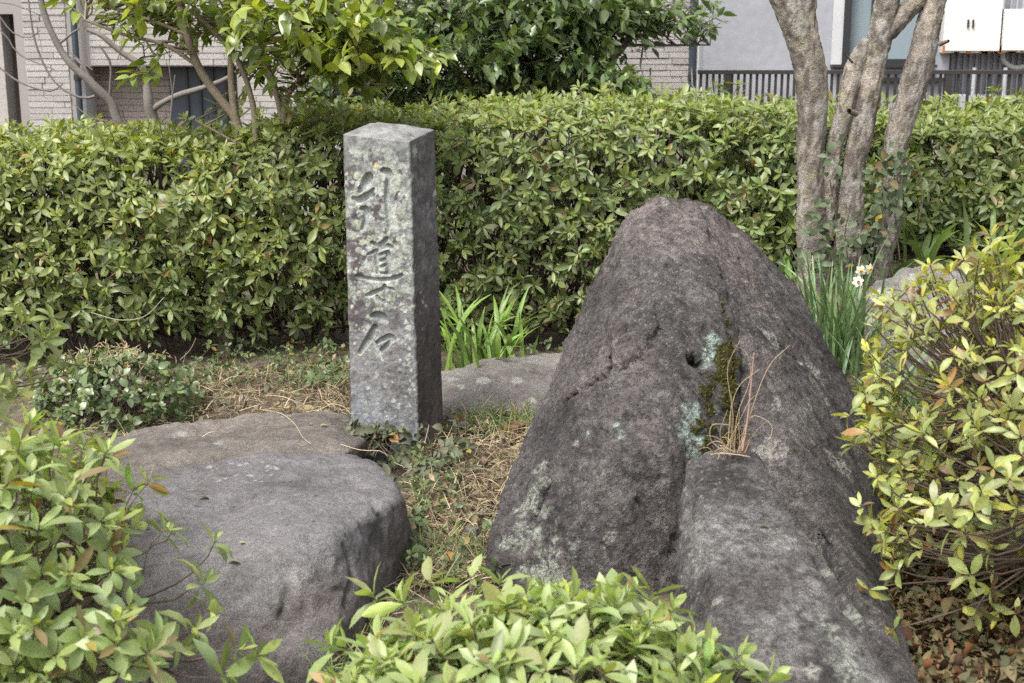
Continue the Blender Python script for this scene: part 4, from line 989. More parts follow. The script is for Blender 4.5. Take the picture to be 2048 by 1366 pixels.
cam_t = thing('camellia_tree', 'small evergreen tree with yellowing leaves growing through the left of the hedge', 'tree', P(450, 728, 5.36) * np.array([1, 1, 0]))
mb = MB()
cl = [[(448, 735, 19), (452, 690, 17), (462, 560, 14), (474, 400, 12), (480, 290, 10), (472, 240, 9), (452, 212, 9), (425, 178, 8.5), (395, 130, 8), (374, 70, 8), (360, 0, 8), (350, -80, 7)],
      [(476, 262, 8), (466, 200, 7.5), (462, 120, 7), (470, 50, 6), (480, -40, 5)], [(520, 335, 7), (512, 280, 7), (506, 210, 6), (478, 125, 5.5), (425, 60, 5), (380, 20, 4)],
      [(545, 335, 9), (553, 300, 9), (566, 255, 8), (572, 200, 7), (592, 168, 6.5), (640, 130, 6), (690, 85, 5), (740, 40, 4)], [(566, 250, 6), (545, 160, 6), (500, 80, 5), (470, 20, 4)],
      [(592, 170, 5), (622, 150, 4), (660, 128, 3), (720, 120, 2.5), (800, 110, 2)], [(400, 135, 4), (330, 90, 3.5), (250, 70, 3), (170, 40, 2.5)], [(374, 70, 4), (300, 40, 3), (200, 10, 2)], [(462, 120, 4), (560, 60, 3.5), (660, 10, 3)], [(480, 290, 3), (430, 262, 2), (390, 240, 1.5)]]
sk = stems(mb, cl, 5.5, .05, 9); mb.build('trunk', M_smooth_bark, cam_t)
def blob_pts(blobs):
    out = []
    for (px, py, rx, ry, Y, rY, n) in blobs:
        d = unit(rng.normal(size=(n, 3))) * (rng.random((n, 1)) ** .42)
        for v in d: out.append(P(px + v[0] * rx, py + v[1] * ry, Y + v[2] * rY))
    return np.array(out)
T = blob_pts([(590, 30, 170, 95, 5.3, .5, 88), (700, 60, 120, 100, 5.3, .4, 66), (420, 10, 130, 65, 5.6, .4, 36), (270, 10, 120, 55, 5.6, .4, 36), (180, -25, 100, 40, 5.6, .3, 16), (610, 130, 90, 70, 5.2, .3, 34), (780, 110, 110, 60, 5.2, .3, 40), (850, 120, 45, 30, 5.1, .15, 9), (600, 200, 60, 45, 5.5, .25, 10), (450, 225, 60, 30, 5.6, .2, 6), (320, 95, 70, 22, 5.5, .2, 8), (260, 150, 18, 14, 5.4, .05, 3), (520, 110, 60, 50, 5.7, .2, 8), (480, -120, 420, 90, 5.5, .6, 90)])
Aa = unit(unit(T - P(520, 160, 5.5)) + np.array([0, -.35, -.15]) + rng.normal(0, .45, T.shape))
tw_ = MB()
for a, b in zip(T, Aa):
    s = sk[np.argmin(np.linalg.norm(sk - a, axis=1) + .8 * np.maximum(0, a[2] - sk[:, 2] - .25))]; dl = np.linalg.norm(s - a); s = s if dl < .4 else a + (s - a) * .4 / dl - b * .1; tw_.tube(bez(s, a - b * .15, a, 5), np.linspace(.004, .0016, 5), 5)
tw_.build('twigs', M_smooth_bark, cam_t)
st1 = spline(np.array([(480, 300), (472, 240), (452, 212), (425, 178), (395, 130), (374, 70)], float), 8); st4 = spline(np.array([(548, 330), (566, 255), (572, 200), (592, 168)], float), 8)
ax_, ay_, _ = proj(T + Aa * .0); dd_ = np.min(np.hypot(ax_[:, None] - np.vstack([st1, st4])[None, :, 0], ay_[:, None] - np.vstack([st1, st4])[None, :, 1]), 1); kp = (dd_ > 46) | ((T[:, 1] > 5.62)); T = T[kp]; Aa = Aa[kp]
yf = lambda m: np.clip(rng.normal(.18, .35, m), 0, 1)
lv = sprays(T, Aa, U(.06, .088, len(T)), 6, (.13, .19, .02), (.55, .55, .06), .46, yf)
finalize(cam_t, lv, M_glossy, 4, 'camellia', 300, hide=[(683, 245, 880, 900)])

ev_t = thing('evergreen_tree', 'dense dark green evergreen behind the middle of the hedge', 'tree', P(1000, 300, 7.3) * np.array([1, 1, 0]))
mb = MB()
el = [[(950, 420, 15), (945, 240, 13), (936, 180, 11), (900, 130, 9), (860, 60, 7), (840, -40, 6)], [(940, 190, 8), (975, 140, 7), (1000, 60, 6), (1010, -60, 5)], [(1198, 420, 11), (1200, 230, 10), (1206, 150, 9), (1240, 100, 8), (1288, 40, 7), (1340, -30, 6)], [(1206, 160, 5), (1195, 90, 4), (1180, 10, 4)], [(1085, 420, 10), (1080, 220, 9), (1060, 120, 7), (1080, 0, 5)], [(940, 180, 3), (890, 200, 2.5), (860, 210, 2)], [(936, 175, 3), (910, 160, 2.5), (880, 165, 2)], [(1250, 90, 3), (1330, 90, 2), (1420, 90, 1.5)], [(740, 300, 9), (735, 150, 8), (760, 20, 6)]]
sk = stems(mb, el, 7.3, .06, 8); mb.build('trunk', M_grey_bark, ev_t)
T = blob_pts([(760, 60, 170, 130, 7.3, .5, 150), (900, 70, 170, 130, 7.2, .5, 150), (1040, 60, 160, 120, 7.1, .5, 150), (1150, 50, 130, 110, 7.2, .5, 120), (1230, 30, 110, 80, 7.2, .4, 90), (1310, 25, 100, 40, 7.2, .3, 45), (1410, 30, 40, 45, 7.1, .2, 12), (1385, 85, 50, 16, 7.1, .15, 9), (720, 180, 120, 60, 7.4, .4, 70), (880, 190, 140, 40, 7.3, .4, 50), (1080, 170, 150, 60, 7.2, .4, 90), (1210, 160, 100, 50, 7.0, .3, 50), (1285, 190, 50, 28, 6.8, .2, 16), (640, 150, 80, 80, 7.5, .3, 40), (1440, 190, 30, 16, 6.6, .1, 8), (1000, -150, 420, 110, 7.3, .8, 160)])
xx_, yy_, _ = proj(T); gap = (xx_ > 1235) & (yy_ > 50) & (yy_ < 190) & ((yy_ - 50) < (xx_ - 1215) * 1.3)
gap &= rng.random(len(T)) < .93; T = T[~gap]
Aa = unit(unit(T - P(1000, 180, 7.5)) + np.array([0, -.5, .1]) + rng.normal(0, .5, T.shape))
tw_ = MB()
for a, b in zip(T, Aa):
    s = sk[np.argmin(np.linalg.norm(sk - a, axis=1) + .8 * np.maximum(0, a[2] - sk[:, 2] - .25))]; dl = np.linalg.norm(s - a); s = s if dl < .4 else a + (s - a) * .4 / dl - b * .1; tw_.tube(bez(s, a - b * .2, a, 4), np.linspace(.005, .002, 4), 4)
tw_.build('twigs', M_grey_bark, ev_t)
lv = sprays(T, Aa, U(.058, .082, len(T)), 9, (.095, .15, .045), (.30, .38, .06), .44, lambda m: np.clip(rng.normal(-.05, .25, m), 0, .8), var=.3)
finalize(ev_t, lv, M_glossy, 3, 'camellia', 300, hide=[(683, 245, 880, 900)])

bt = thing('bare_tree', 'leafless grey tree with crooked limbs before the left house', 'tree', P(260, 300, 7.0) * np.array([1, 1, 0]))
mb = MB()
bl = [[(275, 420, 10.9), (255, 290, 10.1), (226, 225, 9.4), (196, 168, 9.4), (150, 130, 7.0), (115, 78, 6.2), (92, 20, 6.2), (75, -60, 5.5)], [(330, 420, 11.7), (318, 285, 10.9), (302, 215, 10.1), (287, 160, 7.8), (262, 118, 6.2), (220, 78, 5.5), (180, 60, 3.9)], [(308, 222, 6.2), (345, 202, 6.2), (390, 187, 5.9), (440, 165, 4.7), (500, 125, 3.1), (540, 90, 2.3)],
      [(196, 168, 4.5), (172, 128, 3), (140, 105, 1.6)], [(215, 205, 3.1), (224, 170, 2.3), (222, 120, 2.3), (205, 90, 2.0)], [(120, 80, 3.1), (140, 68, 2.3), (165, 58, 1.6)]]
stems(mb, bl, 7.0, .05, 9, wob=.02); mb.build('trunk', M_grey_bark, bt)
mb = MB()
tl = [[(-20, 120, 2), (40, 165, 2), (100, 182, 2), (125, 168, 1.6)], [(55, -10, 1.6), (72, 90, 2), (110, 165, 2), (160, 195, 2.6), (190, 192, 3)], [(-10, 20, 1.5), (25, 65, 1.5), (60, 75, 1.2), (80, 60, 1)], [(0, 60, 1.2), (18, 80, 1.5), (40, 110, 1.5), (110, 140, 1)], [(150, 210, 1.2), (180, 235, 1.6), (215, 242, 2)], [(340, 240, 1.2), (345, 200, 1.2), (338, 130, 1)], [(220, 240, 1.4), (280, 280, 1.4)], [(140, 105, 1.2), (185, 140, 1.2)], [(235, 120, 1), (250, 60, 1)], [(340, 285, 1.3), (342, 220, 1.5), (350, 150, 1)], [(0, 5, 1), (30, 10, 1), (80, 30, 1)]]
for ln in tl:
    mb = MB(); stems(mb, [ln], 6.9, .05, 5); mb.build('twig', M_grey_bark, bt)

# multi-stemmed tree at right
rt_ = thing('tree', 'tree with several thick bare grey stems in front of the hedge at right', 'tree', P(1660, 560, 5.05) * np.array([1, 1, 0]) + np.array([0, 0, .33]))
def bark_stem(line, Y, name='stem'):
    q = spline(poly(line, Y), .007); p = q[:, :3]; sides = 56
    V, F = tube(p, q[:, 3], sides); cen = np.repeat(p, sides, 0); n = unit(V - cen)
    s = np.array([1, 1, .38])
    d = .004 * fbm(V * 7, 3, 3) + .0030 * (.5 - np.abs(fbm(V * s * 42, 3, 4)) * 1.5) + .0030 * fbm(V * s * 110, 3, 5)
    V = V + n * d[:, None]
    e = fbm(V * 60, 3, 7); c = np.array([.225, .195, .165]) * (1 + .2 * fbm(V * 9, 3, 6) + .3 * fbm(V * s * 40, 3, 8) + .15 * e)[:, None]
    c = lerp(c, np.array([.30, .285, .26]), (ss(.0, .45, fbm(V * s * 22, 4, 9)) * .6)[:, None])
    c = lerp(c, np.array([.19, .185, .075]), (ss(.3, .6, fbm(V * 26, 3, 12)) * .3)[:, None])
    c = lerp(c, np.array([.085, .065, .055]), (ss(.1, .45, fbm(V * s * 48, 3, 13)) * .7)[:, None])
    return build(name, V, F, M_bark, rt_, np.clip(c, .01, .7))
for ln in [[(1632, 600, 46), (1630, 540, 42), (1624, 450, 36), (1620, 340, 31), (1624, 240, 33), (1622, 160, 35), (1606, 80, 36), (1576, 10, 35), (1545, -60, 32), (1500, -200, 28)],
           [(1618, 150, 22), (1614, 80, 26), (1612, 0, 24), (1622, -80, 22), (1640, -220, 18)],
           [(1692, 600, 40), (1692, 540, 36), (1700, 440, 31), (1707, 340, 27), (1728, 230, 29), (1744, 150, 28), (1760, 70, 28), (1775, 0, 26), (1790, -80, 24), (1810, -220, 20)],
           [(1750, 110, 18), (1770, 68, 22), (1802, 34, 22), (1850, -15, 22), (1920, -90, 20), (1990, -200, 16)],
           [(1652, 470, 20), (1656, 400, 19), (1668, 300, 20), (1690, 220, 21), (1712, 130, 21), (1738, 80, 15)],
           [(1762, 590, 17), (1768, 520, 18), (1784, 430, 21), (1786, 330, 25), (1800, 255, 29), (1824, 180, 31), (1846, 100, 29), (1868, 0, 27), (1885, -80, 25), (1910, -220, 22)]]:
    ln = [(a, b, c_ * .86) for a, b, c_ in ln]
    bark_stem(ln, 5.05)
mb = MB()
for s, e_ in (((1880, 88, 5), (1897, 82, 3)), ((1705, 125, 2.5), (1690, 108, 2)), ((1712, 228, 6), (1698, 222, 5))):
    mb = MB(); mb.tube([P(s[0], s[1], 4.95), P(e_[0], e_[1], 4.9)], [s[2] * mpp(5), e_[2] * mpp(5)], 7); mb.build('branch_stub', M_grey_bark, rt_)
# ivy on the stems
iv = thing('ivy', 'dark ivy climbing the foot of the bare grey stems', 'ivy', P(1740, 540, 4.95))
T = []
for (px, py, sx, sy, n_) in ((1780, 345, 30, 30, 55), (1775, 400, 28, 45, 55), (1660, 440, 22, 40, 26), (1670, 320, 12, 30, 12), (1745, 470, 30, 40, 40), (1680, 500, 50, 35, 45), (1620, 490, 25, 30, 10), (1640, 530, 60, 15, 30), (1790, 310, 14, 14, 12), (1810, 340, 10, 10, 6)):
    for _ in range(n_): T.append(P(px + rng.normal() * sx * .7, py + rng.normal() * sy * .7, 4.96 - rng.random() * .09))
T = np.array(T); n_ = len(T); D = unit(rng.normal(size=(n_, 3)) * np.array([1, .4, .7]) + np.array([0, -.2, -.4])); up = np.array([0, -1, .5]) + rng.normal(0, .4, (n_, 3)); Nn = unit(up - D * np.sum(up * D, 1, keepdims=True))
L = U(.022, .042, n_)
lv = dict(B=T, D=D, N=Nn, L=L, W=L * U(.5, .75, n_), curl=rng.normal(.3, .3, n_), fold=U(.1, .5, n_), col=palette(n_, (.026, .042, .02), .45, odd=.06, spotty=0))
finalize(iv, lv, M_ivy, 3, 'camellia', 300)
mb = MB()
for ln in ([(1800, 520), (1790, 420), (1800, 340), (1840, 310)], [(1665, 540), (1672, 440), (1660, 360)], [(1740, 540), (1760, 440), (1790, 350)], [(1840, 340), (1845, 400), (1838, 440)], [(1700, 540), (1690, 470), (1700, 420)]):
    mb = MB(); mb.tube(spline([P(a, b, 4.93) for a, b in ln], .03), .0022, 5); mb.build('vine_stem', M_twig, iv)

# ------------------------------------------------------------------ strap-leaved plants
def blade(base, az, L, lean, droop, w, twist=0., n=10, tipw=.1):
    t = np.linspace(0, 1, n); th = lean + droop * t ** 1.6; ds = L / (n - 1)
    r = np.concatenate([[0], np.cumsum(np.sin(th[:-1]) * ds)]); z = np.concatenate([[0], np.cumsum(np.cos(th[:-1]) * ds)])
    dirv = np.array([math.cos(az), math.sin(az), 0]); p = base + dirv * r[:, None] + np.array([0, 0, 1]) * z[:, None]
    side = np.array([-math.sin(az), math.cos(az), 0]); nn = np.stack([dirv * math.cos(a) - np.array([0, 0, 1]) * math.sin(a) for a in th])
    tw = twist * t; S = side * np.cos(tw)[:, None] + nn * np.sin(tw)[:, None]; Nn = np.cross(S, np.gradient(p, axis=0)); Nn = unit(Nn)
    ww = w / 2 * np.clip(np.minimum(1.0, (1 - t) / .3 + tipw), 0, 1) * (.75 + .25 * np.minimum(1, t * 6))
    V = np.stack([p + S * ww[:, None], p + Nn * (ww * .28)[:, None], p - S * ww[:, None]], 1).reshape(-1, 3)
    uv = np.stack([np.repeat(t, 3), np.tile([1., 0, -1.], n)], -1)
    return V, leaf_grid(n - 1), uv
def clump(name, label, cat_, base, spread, n, L, w, lean, droop, color, group=None, azr=(0, 6.283), var=.18, tip=None, part='blade'):
    base = np.array(base); t = thing(name, label, cat_, base, group)
    for k in range(n):
        az = U(*azr); b = base + np.array([rng.normal() * spread, rng.normal() * spread * .7, -.01]); b[2] = gz(b[0], b[1]) - .015 if name != 'dry_grass' else base[2]
        V, F, uv = blade(b, az, U(*L), abs(rng.normal(lean[0], lean[1])), U(*droop), U(*w), rng.normal(0, .5))
        c = np.array(color) * math.exp(rng.normal(0, var)) * np.exp(rng.normal(0, .05, 3)); tt = uv[:, 0:1]
        cc = lerp(c * np.array([1.25, 1.2, 1.1]), c, ss(0, .3, tt)); 
        if tip is not None and rng.random() < .4: cc = lerp(cc, np.array(tip), ss(.85, 1, tt))
        build(part, V, F, M_blade, t, cc, uv)
    return t
nb_ = P(1650, 735, 4.5); nb_[2] = gz(nb_[0], nb_[1])
clump('narcissus', 'narcissus clump with thin blue green leaves right behind the boulder', 'narcissus', nb_, .07, 105, (.26, .44), (.008, .0125), (.28, .2), (.1, .7), (.13, .215, .095), tip=(.45, .38, .2))
nb2 = P(1790, 770, 4.25); nb2[2] = gz(nb2[0], nb2[1])
clump('narcissus', 'narcissus leaves spreading low behind the right hand azalea', 'narcissus', nb2, .10, 46, (.18, .34), (.007, .011), (.5, .3), (.3, 1.1), (.11, .19, .075), tip=(.4, .34, .18))
M_petal = plain_mat('white_petal', (.8, .78, .72), .6, .3, .05, 30)
M_cup = plain_mat('yellow_cup', (.75, .42, .02), .6, .3, .1, 30)
M_green = plain_mat('green_stalk', (.12, .19, .06), .55, .3, .2, 30)
def flower(px, py, Y, face, label, base):
    c = P(px, py, Y); face = unit(np.array(face, float)); t = thing('narcissus_flower', label, 'flower', c, 'narcissus flowers')
    e1 = unit(np.cross(face, [0, 0, 1])); e2 = np.cross(face, e1)
    for k in range(6):
        a = k * math.pi / 3 + .3; d = e1 * math.cos(a) + e2 * math.sin(a)
        one = dict(B=(c + d * .002)[None], D=unit(d + face * .12)[None], N=unit(face - d * .12)[None], L=np.array([.017]), W=np.array([.0125]), curl=np.array([.35]), fold=np.array([.15]), col=np.ones((1, 4)))
        V, F, _, uv = leaf_geo(one, 4, 'round'); build('tepal', V, F, M_petal, t)
    mb = MB(); mb.tube([c, c + face * .003, c + face * .007, c + face * .008], [.003, .0048, .0058, .0045], 12); mb.build('cup', M_cup, t)
    mb = MB(); mb.tube(spline([c - face * .001, c - face * .02 + np.array([0, 0, .006]), lerp(c, base, .15) + np.array([.0, .01, .02]), base], .03), [.0018] * len(spline([c - face * .001, c - face * .02 + np.array([0, 0, .006]), lerp(c, base, .15) + np.array([.0, .01, .02]), base], .03)), 6); mb.build('stalk', M_green, t)
flower(1722, 541, 4.42, (-.1, -1, -.25), 'white narcissus flower with yellow cup, middle of the three by the rock', nb_)
flower(1738, 538, 4.44, (.5, -.8, -.1), 'white narcissus flower with yellow cup turned right, rightmost of the three', nb_)
flower(1716, 563, 4.40, (-.05, -1, .05), 'white narcissus flower facing front just below the two other flowers', nb_)
lb = P(965, 728, 5.12); lb[2] = gz(lb[0], lb[1])
clump('lily_plant', 'bright green clump of arching strap leaves behind the pillar', 'plant', lb, .085, 60, (.24, .40), (.012, .020), (.22, .16), (.3, 1.7), (.17, .27, .055), part='blade')
for (px, py, n_, lab) in ((1850, 540, 16, 'broad green strap leaves under the hedge right of the bare stems'), (1530, 560, 10, 'broad green strap leaves in the gap between boulder and bare stems'), (2020, 560, 9, 'broad strap leaves at the right edge below the hedge')):
    q = P(px, py, 5.25); q[2] = gz(q[0], q[1])
    clump('lily_plant', lab, 'plant', q, .06, n_, (.2, .34), (.018, .028), (.55, .25), (.5, 1.3), (.13, .21, .05))
tb = main_hit(1465, 908)
if tb is None: tb = P(1465, 908, 3.45)
dg = thing('dry_grass', 'dry straw coloured grass tuft growing on the boulder ledge', 'grass tuft', tb)
for k, (ln, c, w) in enumerate([([(1460, 905), (1466, 830), (1455, 740), (1480, 680)], (.34, .24, .16), 3), ([(1468, 905), (1475, 830), (1500, 760), (1495, 710), (1470, 690)], (.36, .26, .18), 2.6),
        ([(1485, 900), (1495, 840), (1503, 760), (1508, 705)], (.34, .22, .18), 7), ([(1480, 900), (1510, 800), (1540, 730), (1580, 690)], (.40, .29, .19), 3), ([(1455, 905), (1462, 820), (1480, 770), (1520, 738)], (.42, .32, .22), 2.5),
        ([(1450, 905), (1422, 880), (1425, 850), (1460, 850)], (.42, .32, .22), 2.6), ([(1462, 905), (1440, 870), (1455, 820)], (.36, .26, .17), 2.4), ([(1475, 905), (1500, 835), (1535, 842), (1545, 860), (1538, 880)], (.44, .34, .23), 2.2),
        ([(1470, 905), (1462, 850), (1463, 790)], (.30, .21, .13), 3), ([(1480, 905), (1478, 850), (1480, 810)], (.34, .24, .15), 2.6), ([(1445, 908), (1470, 860), (1500, 800), (1515, 790)], (.4, .3, .2), 2.2), ([(1452, 908), (1432, 905), (1425, 890)], (.45, .36, .26), 2.2), ([(1490, 905), (1500, 880), (1497, 870)], (.4, .22, .1), 3), ([(1470, 905), (1440, 890), (1462, 912)], (.45, .36, .26), 2), ([(1440, 906), (1480, 910), (1500, 914)], (.45, .37, .27), 3)]):
    m_ = MB(); q = np.array([P(a, b, (tb[1] - .03 - .03 * i_ / len(ln))) for i_, (a, b) in enumerate(ln)]); p = spline(q, .012); m_.tube(p, np.linspace(w * .36, w * .16, len(p)) * mpp(3.4), 5, c); m_.build('blade', M_straw, dg)

for k in range(16):
    b_ = tb + np.array([rng.normal() * .022, rng.normal() * .008 - .012, .002]); e_ = b_ + np.array([rng.normal() * .035, rng.normal() * .02 - .01, U(.0, .09)])
    m_ = MB(); p = bez(b_, lerp(b_, e_, .5) + np.array([rng.normal() * .015, -.005, U(.01, .04)]), e_, 7); m_.tube(p, np.linspace(.0012, .0005, 7), 5, np.array([.36, .27, .17]) * U(.6, 1.2)); m_.build('blade', M_straw, dg)
# ------------------------------------------------------------------ low plants and litter
def scatter_round(name, label, cat_, T, A, Ls, n, col, mat, k=3, odd=.03, wr=.62, npick=300, prof='round', spotty=0, inc=(30, 85), young=.15, yellow=(.2, .22, .04)):
    base = T.mean(0); base[2] = 0; t = thing(name, label, cat_, base)
    lv = rosettes(T, A, Ls, n, col, yellow, wr, inc, young, odd, spotty, .3); finalize(t, lv, mat, k, prof, npick); return t
n_ = 300; d = unit(rng.normal(size=(n_, 3))); d[:, 2] = np.abs(d[:, 2]); f = U(.7, 1.0, (n_, 1)); T = P(230, 790, 4.62) * np.array([1, 1, 0]) + d * np.array([.29, .27, .235]) * f; A = unit(d + np.array([0, -.3, .5]) + rng.normal(0, .4, d.shape))
gt = scatter_round('low_shrub', 'low mound of dark glossy rounded leaves at the foot of the left hedge', 'shrub', T, A, U(.03, .045, n_), 6, (.085, .13, .055), M_glossy, 3, .03, young=.4, yellow=(.3, .34, .05))
mb = MB()
for q, a in zip(T[::2], A[::2]): mb.tube(bez(P(230, 840, 4.6) * np.array([1, 1, 0]) + rng.normal(0, .08, 3) * np.array([1, 1, 0]), q - a * .1, q, 5), .0016, 4)
mb.build('branches', M_twig, gt)
mb = MB(); dry = T[(T[:, 2] > .175)]
for q in dry:
    for _ in range(5):
        b_ = q + np.array([rng.normal() * .02, rng.normal() * .02, .015]); e_ = b_ + unit(rng.normal(size=3) + np.array([0, 0, .3])) * U(.012, .035); mb.tube([b_, lerp(b_, e_, .5) + rng.normal(0, .003, 3), e_], [.0013, .0018, .0008], 4, np.array([.36, .27, .16]) * U(.6, 1.2))
tag(mb.build('dry_heads', M_straw, gt), kind='stuff')
# creeping vine leaves round the pillar foot
n_ = 150; px = np.concatenate([rng.normal(760, 45, 80), rng.normal(850, 40, 40), rng.normal(915, 20, 30)]); py = np.concatenate([rng.normal(885, 16, 80), rng.normal(945, 32, 40), rng.normal(930, 30, 30)])
T = np.array([G(a, b, .03) for a, b in zip(px, py)]); T[:, 2] = np.maximum(U(.01, .06, n_), 0) + np.where(py < 900, .03, 0)
T[:80, 1] = np.minimum(T[:80, 1], 4.14 - .32 * (T[:80, 0] + .29)); 
A = unit(rng.normal(0, .5, (n_, 3)) + np.array([0, -.5, .8]))
iv2 = scatter_round('creeping_vine', 'purplish creeping vine leaves around the foot of the pillar', 'vine', T, A, U(.030, .046, n_), 4, (.060, .052, .045), M_ivy, 3, .06, .58, inc=(30, 95))
mb = MB()
for q in T[::3]:
    mb = MB(); mb.tube(bez(q, q + rng.normal(0, .03, 3) * np.array([1, 1, .3]), q + rng.normal(0, .07, 3) * np.array([1, 1, .0]) - np.array([0, 0, q[2]]), 5), .0013, 4); mb.build('vine_stem', M_twig, iv2)

def quads_strip(base, D, side, L, w, sag):   # many thin curved strips at once
    t = np.array([0, .35, .7, 1.0]); p = base[:, None] + D[:, None] * (L[:, None] * t)[..., None] + np.array([0, 0, 1]) * (sag[:, None] * (t - t * t) * 4 * L[:, None] * .25)[..., None]
    ww = (w[:, None] * np.array([.8, 1, .8, .2]) / 2)[..., None] * side[:, None]
    V = np.stack([p - ww, p + ww], 2).reshape(-1, 3); n = len(base); i = np.arange(3)[:, None] * 2
    f = np.concatenate([i, i + 1, i + 3, i + 2], 1); F = (f[None] + (np.arange(n) * 8)[:, None, None]).reshape(-1, 4); return V, F
def region(polys, n, clump=True):
    out = []
    for (px0, py0, px1, py1, wgt) in polys:
        m = int(n * wgt); a = np.array([G(x_, y_) for x_, y_ in zip(U(px0, px1, m), U(py0, py1, m))]); out.append(a)
    q = np.vstack(out)
    if clump: q = q[fbm(q * 9 + 5, 3, 77) > U(-.9, .5, len(q))]
    q[:, 2] = gz(q[:, 0], q[:, 1]); return q
# dead grass
q = region([(820, 860, 1075, 1010, .26), (815, 1000, 1010, 1175, .28), (360, 745, 700, 838, .24), (880, 830, 1070, 900, .10), (100, 840, 420, 900, .06), (640, 1150, 1000, 1330, .10), (1740, 980, 2040, 1180, .05)], 11000)
n_ = len(q); D = unit(rng.normal(size=(n_, 3)) * np.array([1, 1, .35]) + np.array([0, 0, .12])); side = unit(np.cross(D, np.array([0, 0, 1.]) + rng.normal(0, .5, (n_, 3))))
V, F = quads_strip(q + np.array([0, 0, .006]) + np.stack([np.zeros(n_), np.zeros(n_), U(0, .02, n_)], 1), D, side, U(.02, .13, n_) * U(.5, 1, n_), U(.0008, .0030, n_), U(-.1, .5, n_))
cc = np.repeat(np.array([(.34, .27, .16), (.24, .18, .11), (.42, .35, .23), (.14, .10, .07)])[rng.integers(0, 4, n_)] * U(.6, 1.15, (n_, 1)), 8, 0)
tag(build('dead_grass', V, F, M_straw, None, cc, None, True), 'dead straw grass littering the soil between the stones', 'grass', kind='stuff')
# green grass blades
q = region([(930, 835, 1060, 880, .2), (830, 1090, 1000, 1180, .12), (1740, 900, 2040, 1020, .4), (360, 735, 700, 790, .12), (640, 1200, 780, 1366, .14), (1560, 700, 1800, 900, .15)], 5000)
n_ = len(q); D = unit(rng.normal(size=(n_, 3)) * np.array([1, 1, .4]) + np.array([0, 0, .7])); side = unit(np.cross(D, rng.normal(size=(n_, 3))))
V, F = quads_strip(q, D, side, U(.03, .11, n_), U(.0015, .0035, n_), U(-.1, .6, n_))
cc = np.repeat(np.array([(.10, .16, .05), (.14, .2, .05), (.2, .23, .06), (.09, .15, .08)])[rng.integers(0, 4, n_)] * U(.6, 1.2, (n_, 1)), 8, 0)
tag(build('grass', V, F, M_straw, None, cc, None, True), 'thin green grass among the stones and under the right azalea', 'grass', kind='stuff')
# fallen leaves
def fallen(polys, n, Ls, cols, name, label, name_clump=True):
    q = region(polys, n, name_clump); n_ = len(q); q[:, 2] += U(.0, .03, n_)
    D = unit(rng.normal(size=(n_, 3)) * np.array([1, 1, .3])); up = np.array([0, 0, 1.]) + rng.normal(0, .5, (n_, 3)); Nn = unit(up - D * np.sum(up * D, 1, keepdims=True)); L = U(*Ls, n_)
    c = np.array(cols)[rng.integers(0, len(cols), n_)] * U(.6, 1.2, (n_, 1))
    lv = dict(B=q, D=D, N=Nn, L=L, W=L * U(.35, .6, n_), curl=rng.normal(0, 1.5, n_), fold=rng.normal(.4, .8, n_), col=np.concatenate([c, U(.4, 1, (n_, 1))], 1))
    V, F, cc, uv = leaf_geo(lv, 4, 'azalea'); tag(build(name, V, F, M_dry, None, cc, uv), label, 'leaf litter', kind='stuff')
BR = [(.12, .05, .02), (.17, .075, .03), (.08, .035, .018), (.20, .11, .06), (.05, .025, .015)]
fallen([(1735, 1020, 1900, 1160, .3), (1690, 1150, 2060, 1420, .7)], 3000, (.022, .05), BR, 'leaf_litter', 'heap of brown fallen leaves under the right hand azalea', False)
fallen([(820, 840, 1060, 1170, .5), (360, 740, 700, 835, .3), (90, 820, 400, 900, .2)], 1300, (.02, .045), [(.16, .11, .08), (.24, .17, .12), (.12, .09, .075), (.2, .17, .15), (.28, .2, .12)], 'leaf_litter', 'scattered dull fallen leaves on the soil between pillar, slabs and hedge')
# ground cover seedlings below the hedge
q = region([(360, 700, 700, 790, .45), (0, 740, 240, 900, .2), (880, 690, 1130, 730, .1), (820, 930, 920, 1100, .12), (640, 1100, 1000, 1180, .06), (1480, 520, 1640, 620, .12)], 620); n_ = len(q)
lv = rosettes(q + np.array([0, 0, .03]) + np.stack([np.zeros(n_)] * 2 + [U(0, .05, n_)], 1), unit(np.array([0, -.2, 1.]) + rng.normal(0, .4, (n_, 3))), U(.018, .04, n_), 5, (.075, .12, .04), (.2, .22, .04), .55, (35, 95), .3, .06, 0)
V, F, cc, uv = leaf_geo(lv, 3, 'round'); tag(build('ground_cover', V, F, M_azalea, None, cc, uv), 'small green seedlings covering the soil under the hedge', 'ground cover', kind='stuff')
# bits that can be pointed at
def fallen_leaf(px, py, hitf, Lm, col, label, az):
    h = hitf(px, py)
    if h is None: h = G(px, py)
    D = np.array([math.cos(az), math.sin(az), .1]); D = unit(D); Nn = unit(np.array([0, 0, 1.]) - D * D[2])
    one = dict(B=np.zeros((1, 3)), D=D[None], N=Nn[None], L=np.array([Lm]), W=np.array([Lm * .5]), curl=np.array([.7]), fold=np.array([.5]), col=np.array([[*col, .6]]))
    V, F, c, uv = leaf_geo(one, 6, 'azalea'); o = build('fallen_leaf', V + h + np.array([0, 0, .006]), F, M_dry, None, c, uv, base=h); tag(o, label, 'leaf', 'single fallen leaves')
fallen_leaf(477, 1091, front_hit, .018, (.5, .44, .25), 'tiny cream leaf lying on the smooth slab', .3)
fallen_leaf(455, 1128, front_hit, .03, (.2, .17, .14), 'curled thin grey leaf near the front of the smooth slab', .2)
fallen_leaf(395, 1000, front_hit, .03, (.12, .10, .07), 'small dark twig like leaf at the left of the smooth slab', .5)
fallen_leaf(880, 1030, lambda a, b: G(a, b), .075, (.12, .08, .065), 'curled dark brown leaf on the soil beside the smooth slab', 1.1)
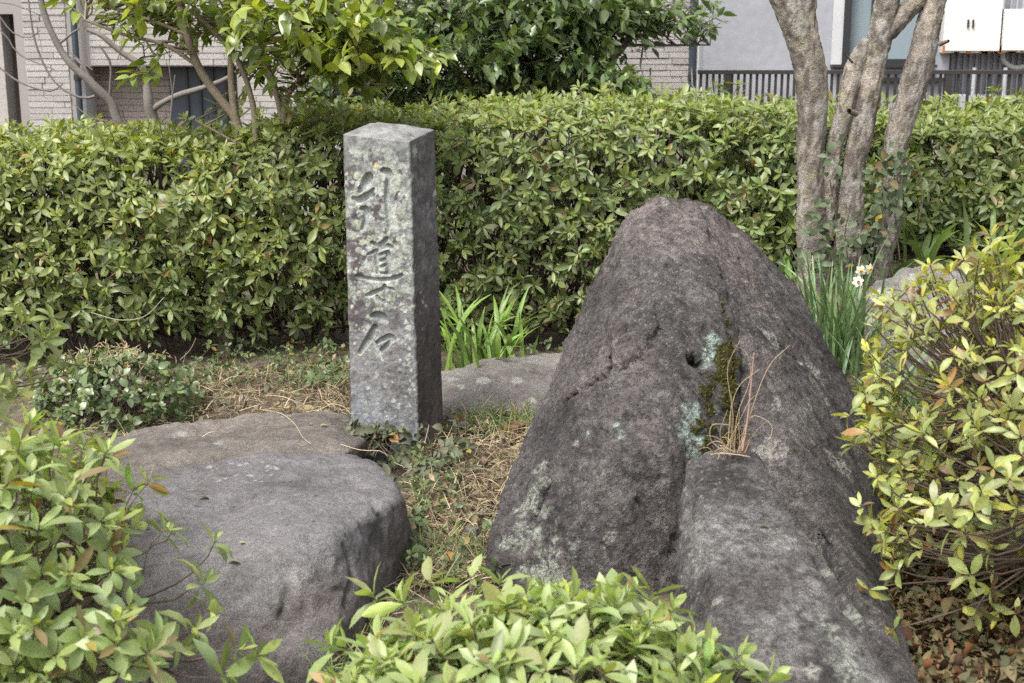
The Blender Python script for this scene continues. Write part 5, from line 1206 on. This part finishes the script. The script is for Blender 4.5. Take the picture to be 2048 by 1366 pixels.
fallen_leaf(600, 824, mid_hit, .06, (.13, .08, .085), 'purple brown leaf on the back edge of the brownish slab', .1)
fallen_leaf(640, 855, mid_hit, .03, (.42, .32, .22), 'pale tan leaf on the brownish slab beside the pillar', .4)
fallen_leaf(622, 852, mid_hit, .025, (.36, .26, .18), 'small tan curled leaf left of the pale tan leaf on the brownish slab', 2.0)
fallen_leaf(1518, 1058, main_hit, .022, (.06, .045, .035), 'tiny dark twig bit lying on the pale lower lobe of the boulder', .1)
def stalk(pts, w, col, name, label, cat_, Y=None, hitf=None, z=.0):
    q = []
    for a, b in pts:
        h = hitf(a, b) if hitf else None
        q.append((h + np.array([0, -.004, .004])) if h is not None else (G(a, b, z) if Y is None else P(a, b, Y)))
    w = w * .6; p = spline(q, .02); mb = MB(); mb.tube(p, np.linspace(w, w * .6, len(p)), 6, col); o = mb.build(name, M_straw, None, True, p[0]); tag(o, label, cat_)
stalk([(510, 818), (560, 828), (590, 850), (605, 875), (622, 890)], .0024, (.42, .34, .24), 'straw', 'long pale straw curving over the brownish slab', 'straw', hitf=mid_hit)
stalk([(932, 905), (931, 850), (931, 790)], .0035, (.14, .10, .07), 'twig', 'thin upright dead stalk right of the pillar', 'twig', Y=4.28)
stalk([(832, 930), (848, 890), (858, 850)], .0024, (.5, .43, .32), 'straw', 'pale straw leaning on the right face of the pillar', 'straw', Y=4.1)
stalk([(680, 888), (720, 900), (760, 902), (775, 912)], .0022, (.46, .36, .24), 'straw', 'pale straw along the back edge of the smooth slab', 'straw', Y=3.62)
stalk([(655, 810), (670, 808), (690, 815), (702, 828)], .0022, (.46, .38, .27), 'straw', 'short pale straw at the left side of the pillar', 'straw', Y=4.3)
stalk([(182, 625), (240, 640), (290, 632), (328, 595)], .0028, (.36, .33, .25), 'bare_twig', 'pale bare twig arching out of the left of the hedge', 'twig', Y=5.2)
stalk([(360, 720), (380, 700), (392, 676)], .0022, (.3, .24, .17), 'bare_twig', 'short bare twig beside the mound of glossy leaves', 'twig', Y=4.7)
